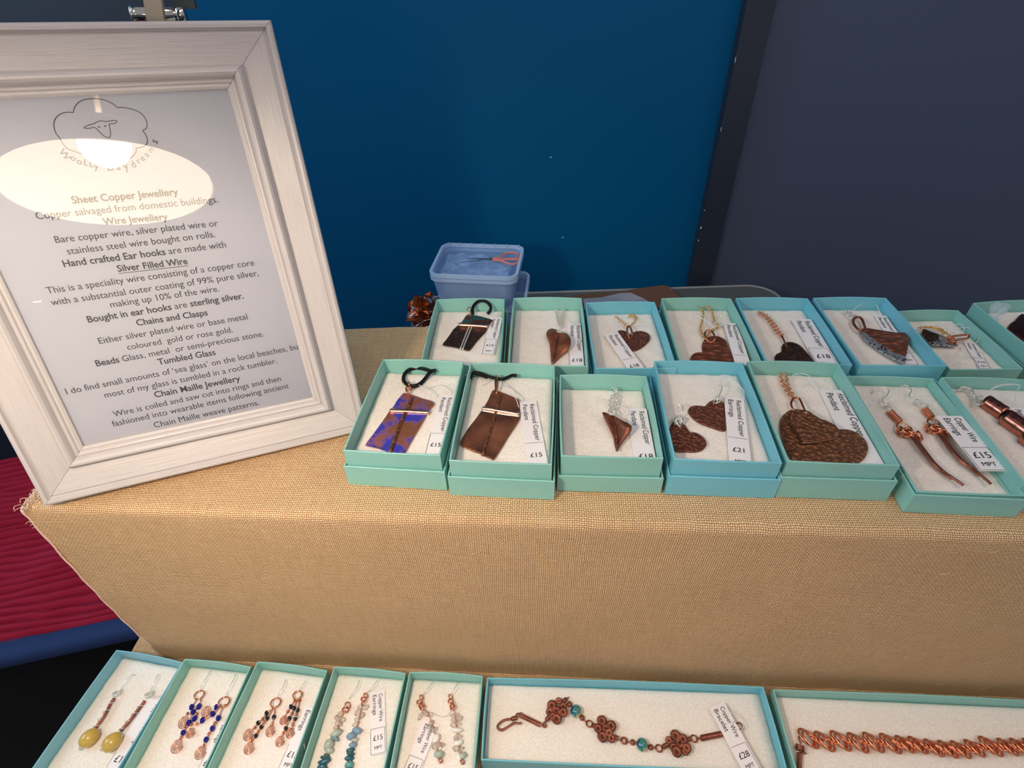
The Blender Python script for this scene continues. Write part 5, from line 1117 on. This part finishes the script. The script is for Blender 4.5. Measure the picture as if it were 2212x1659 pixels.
stroke([(435, 392), (445, 330), (500, 245), (600, 190), (740, 172), (900, 185), (1020, 230), (1090, 275), (1130, 312)])
stroke([(1130, 312), (1250, 315), (1400, 350), (1510, 405), (1580, 490), (1606, 580), (1590, 645), (1535, 680)])
stroke([(1535, 680), (1580, 740), (1610, 820), (1600, 890), (1540, 935), (1430, 962)])
stroke([(1430, 962), (1430, 1020), (1370, 1095), (1270, 1135), (1130, 1130), (1040, 1100)])
stroke([(1040, 1100), (950, 1130), (800, 1142), (660, 1112), (560, 1050)])
stroke([(600, 630), (655, 600), (740, 575), (840, 530), (900, 525), (950, 535), (1080, 517), (1125, 525), (1120, 548), (1060, 572), (1005, 580), (1020, 680), (1024, 750), (1010, 785), (980, 790), (920, 765), (850, 700), (775, 630), (700, 640), (640, 645), (602, 632)], .0014)
stroke([(828, 615), (845, 624), (860, 626)], .0022, n=2); stroke([(922, 607), (940, 606), (958, 608)], .0022, n=2)
for ch, p, sz, ang in (('W', (185, 1010), 115, 48), ('o', (372, 1128), 100, 32), ('o', (475, 1190), 100, 26), ('L', (588, 1222), 95, 16), ('L', (680, 1252), 95, 12), ('y', (765, 1290), 110, 6), ('D', (975, 1318), 100, -2), ('a', (1130, 1310), 100, -10), ('y', (1255, 1310), 115, -16), ('d', (1385, 1280), 100, -28), ('r', (1478, 1218), 100, -34), ('e', (1540, 1175), 95, -40), ('a', (1612, 1112), 90, -46), ('m', (1672, 1040), 80, -50), ('s', (1760, 905), 110, -62)):
    q = pxs(CLG, [p])[0]; A = onframe(*q); a0 = math.radians(ang); X = onframe(q[0]+math.cos(a0)*10, q[1]+math.sin(a0)*10)-A; X /= np.linalg.norm(X); Y = np.cross(fn, X)
    sc_ = np.linalg.norm(onframe(q[0]+sz*1.6/CLG[2], q[1])-A); text_on(lg, [(ch, False)], A, X, Y, fn, size=sc_, lift=.0009)
lg.build('sheep_logo', ink, sheet_o, False)
# rear strut that props the frame
a, b = FPt(FWd*.5, FH*.62, -.06), None; foot = np.array([a[0]+bk[0]*.20, a[1]+bk[1]*.20, ZT+.014]); mb = MB(); 
mb.box((a+foot)/2, e1*.05, (foot-a)/2, np.cross(e1, (foot-a)/np.linalg.norm(foot-a))*.005); mb.build('prop_leg', darkgrey, fr, False)
# ------------------------------------------------------------------ display lamp
hp = ony(338, 27, 1.46); h0 = ony(283, 30, 1.46); h1 = ony(403, 32, 1.49)
lp = empty('display_lamp', (hp[0], hp[1]+.02, ZT), 'metal display lamp behind the picture frame, its chrome hinge showing above it', 'lamp')
def cylinder(a, b, r, sides=18): return MB().tube([a, b], r, sides, sm=False)
def segtube(a, b, prof_, sides=20):
    a, b = np.array(a), np.array(b); pts = [a+(b-a)*t for t, r in prof_]; return MB().add(*tube_geo(pts, np.array([r for t, r in prof_]), sides))
segtube(h0, h1, [(0, .012), (.02, .018), (.06, .018), (.09, .013), (.12, .0155), (.78, .0155), (.80, .010), (.83, .010), (.84, .017), (.97, .017), (1, .012)]).build('hinge', chrome, lp)
base_c = np.array([hp[0], hp[1]+.03, ZT+.003]); MB().tube([base_c+UPZ*.001, base_c+UPZ*.02, base_c+UPZ*.03], [.10, .10, .04], 28, sm=False).build('base', darkgrey, lp)
zt_b = np.array([hp[0], hp[1]+.03, ZT+.02]); cylinder(zt_b, np.array([hp[0]+.01, hp[1]+.024, hp[2]]), .012).build('pole', darkgrey, lp)
t0, t1, t2 = ony(337, 40, 1.435), ony(331, 0, 1.435), np.array([-.86, 1.50, .55])
top = t1+(t1-t0)*3.0
s = e1*.5; wd_ = .0165
def strap(pts, w_, t_, name, mat):
    V = []; pts = [np.array(p) for p in pts]
    for i, p in enumerate(pts):
        d = pts[min(i+1, len(pts)-1)]-pts[max(i-1, 0)]; d /= np.linalg.norm(d); s1 = np.array([1., 0, 0]); s1 -= d*(s1@d); s1 /= np.linalg.norm(s1); n1 = np.cross(d, s1); V += [p-s1*w_-n1*t_, p+s1*w_-n1*t_, p+s1*w_+n1*t_, p-s1*w_+n1*t_]
    N = len(pts); Fc = [(0, 1, 2, 3)[::-1], tuple(4*(N-1)+k for k in range(4))]+[(4*i+k, 4*i+(k+1) % 4, 4*i+4+(k+1) % 4, 4*i+4+k) for i in range(N-1) for k in range(4)]
    return mesh(name, V, Fc, mat, lp)
elbow = np.array([top[0], top[1], .62]); lc = LAMP_C-LAMP_N*.26
strap([t0-UPZ*.06, t0, t1, elbow], .0185, .005, 'arm', beige)
strap([np.array([hp[0]+.045, 1.51, hp[2]]), np.array([hp[0]+.045, 1.56, .55])], .022, .004, 'rear_arm', darkgrey)
cylinder(elbow, (elbow+lc)/2+UPZ*.2, .011).build('upper_arm', beige, lp); cylinder((elbow+lc)/2+UPZ*.2, lc, .011).build('upper_arm', beige, lp)
ln = LAMP_N/np.linalg.norm(LAMP_N); la = np.cross(ln, [0, 1, 0]); la /= np.linalg.norm(la); lb = np.cross(ln, la)
def dome(r0, off, name, mat, flip):
    V, Fc = [], []; n, m = 40, 8
    for i in range(m+1):
        t = i/m; r = r0*(1-t**2.2*.72); c = LAMP_C-ln*(off+.24*t)
        for k in range(n): a = 2*math.pi*k/n; V.append(c+r*(math.cos(a)*la+math.sin(a)*lb))
    for i in range(m):
        for k in range(n): q = (i*n+k, i*n+(k+1) % n, (i+1)*n+(k+1) % n, (i+1)*n+k); Fc.append(q)
    Fc.append(tuple(m*n+k for k in range(n))); return mesh(name, V, Fc, mat, lp, True)
dome(LAMP_R, 0, 'shade_lining', emit('lit_shade_lining', (1, .80, .58, 1), LAMP_INNER), 1); dome(LAMP_R+.006, .001, 'shade', beige, 0)  # lining emits by itself, standing in for bulb light bounced inside the shade
MB().ball(LAMP_C-ln*.185, .09, 20, 14).build('bulb', emit('lamp_bulb', (1, .84, .64, 1), LAMP_BULB), lp)
# ceiling downlight that shows as a small white oval in the picture glass
g0 = onframe(80, 652, gp); d = g0/np.linalg.norm(g0); rf = d-2*(d@fn)*fn; cz = 5.2; cp = g0+rf*((cz-g0[2])/rf[2])
dl = empty('ceiling_spotlight', (cp[0], cp[1], cz), 'round recessed ceiling spotlight reflected as a small oval in the frame glass', 'ceiling light')
prism([(cp[0]+.19*math.cos(a), cp[1]+.30*math.sin(a)) for a in np.linspace(0, 2*math.pi, 24, endpoint=False)], cz+.012, cz+.03).build('diffuser', emit('spotlight_diffuser', (1, .96, .9, 1), 45), dl, False)
MB().ring((cp[0], cp[1], cz+.02), .32, .02, (0, 0, 1), seg=28).build('trim_ring', chrome, dl)
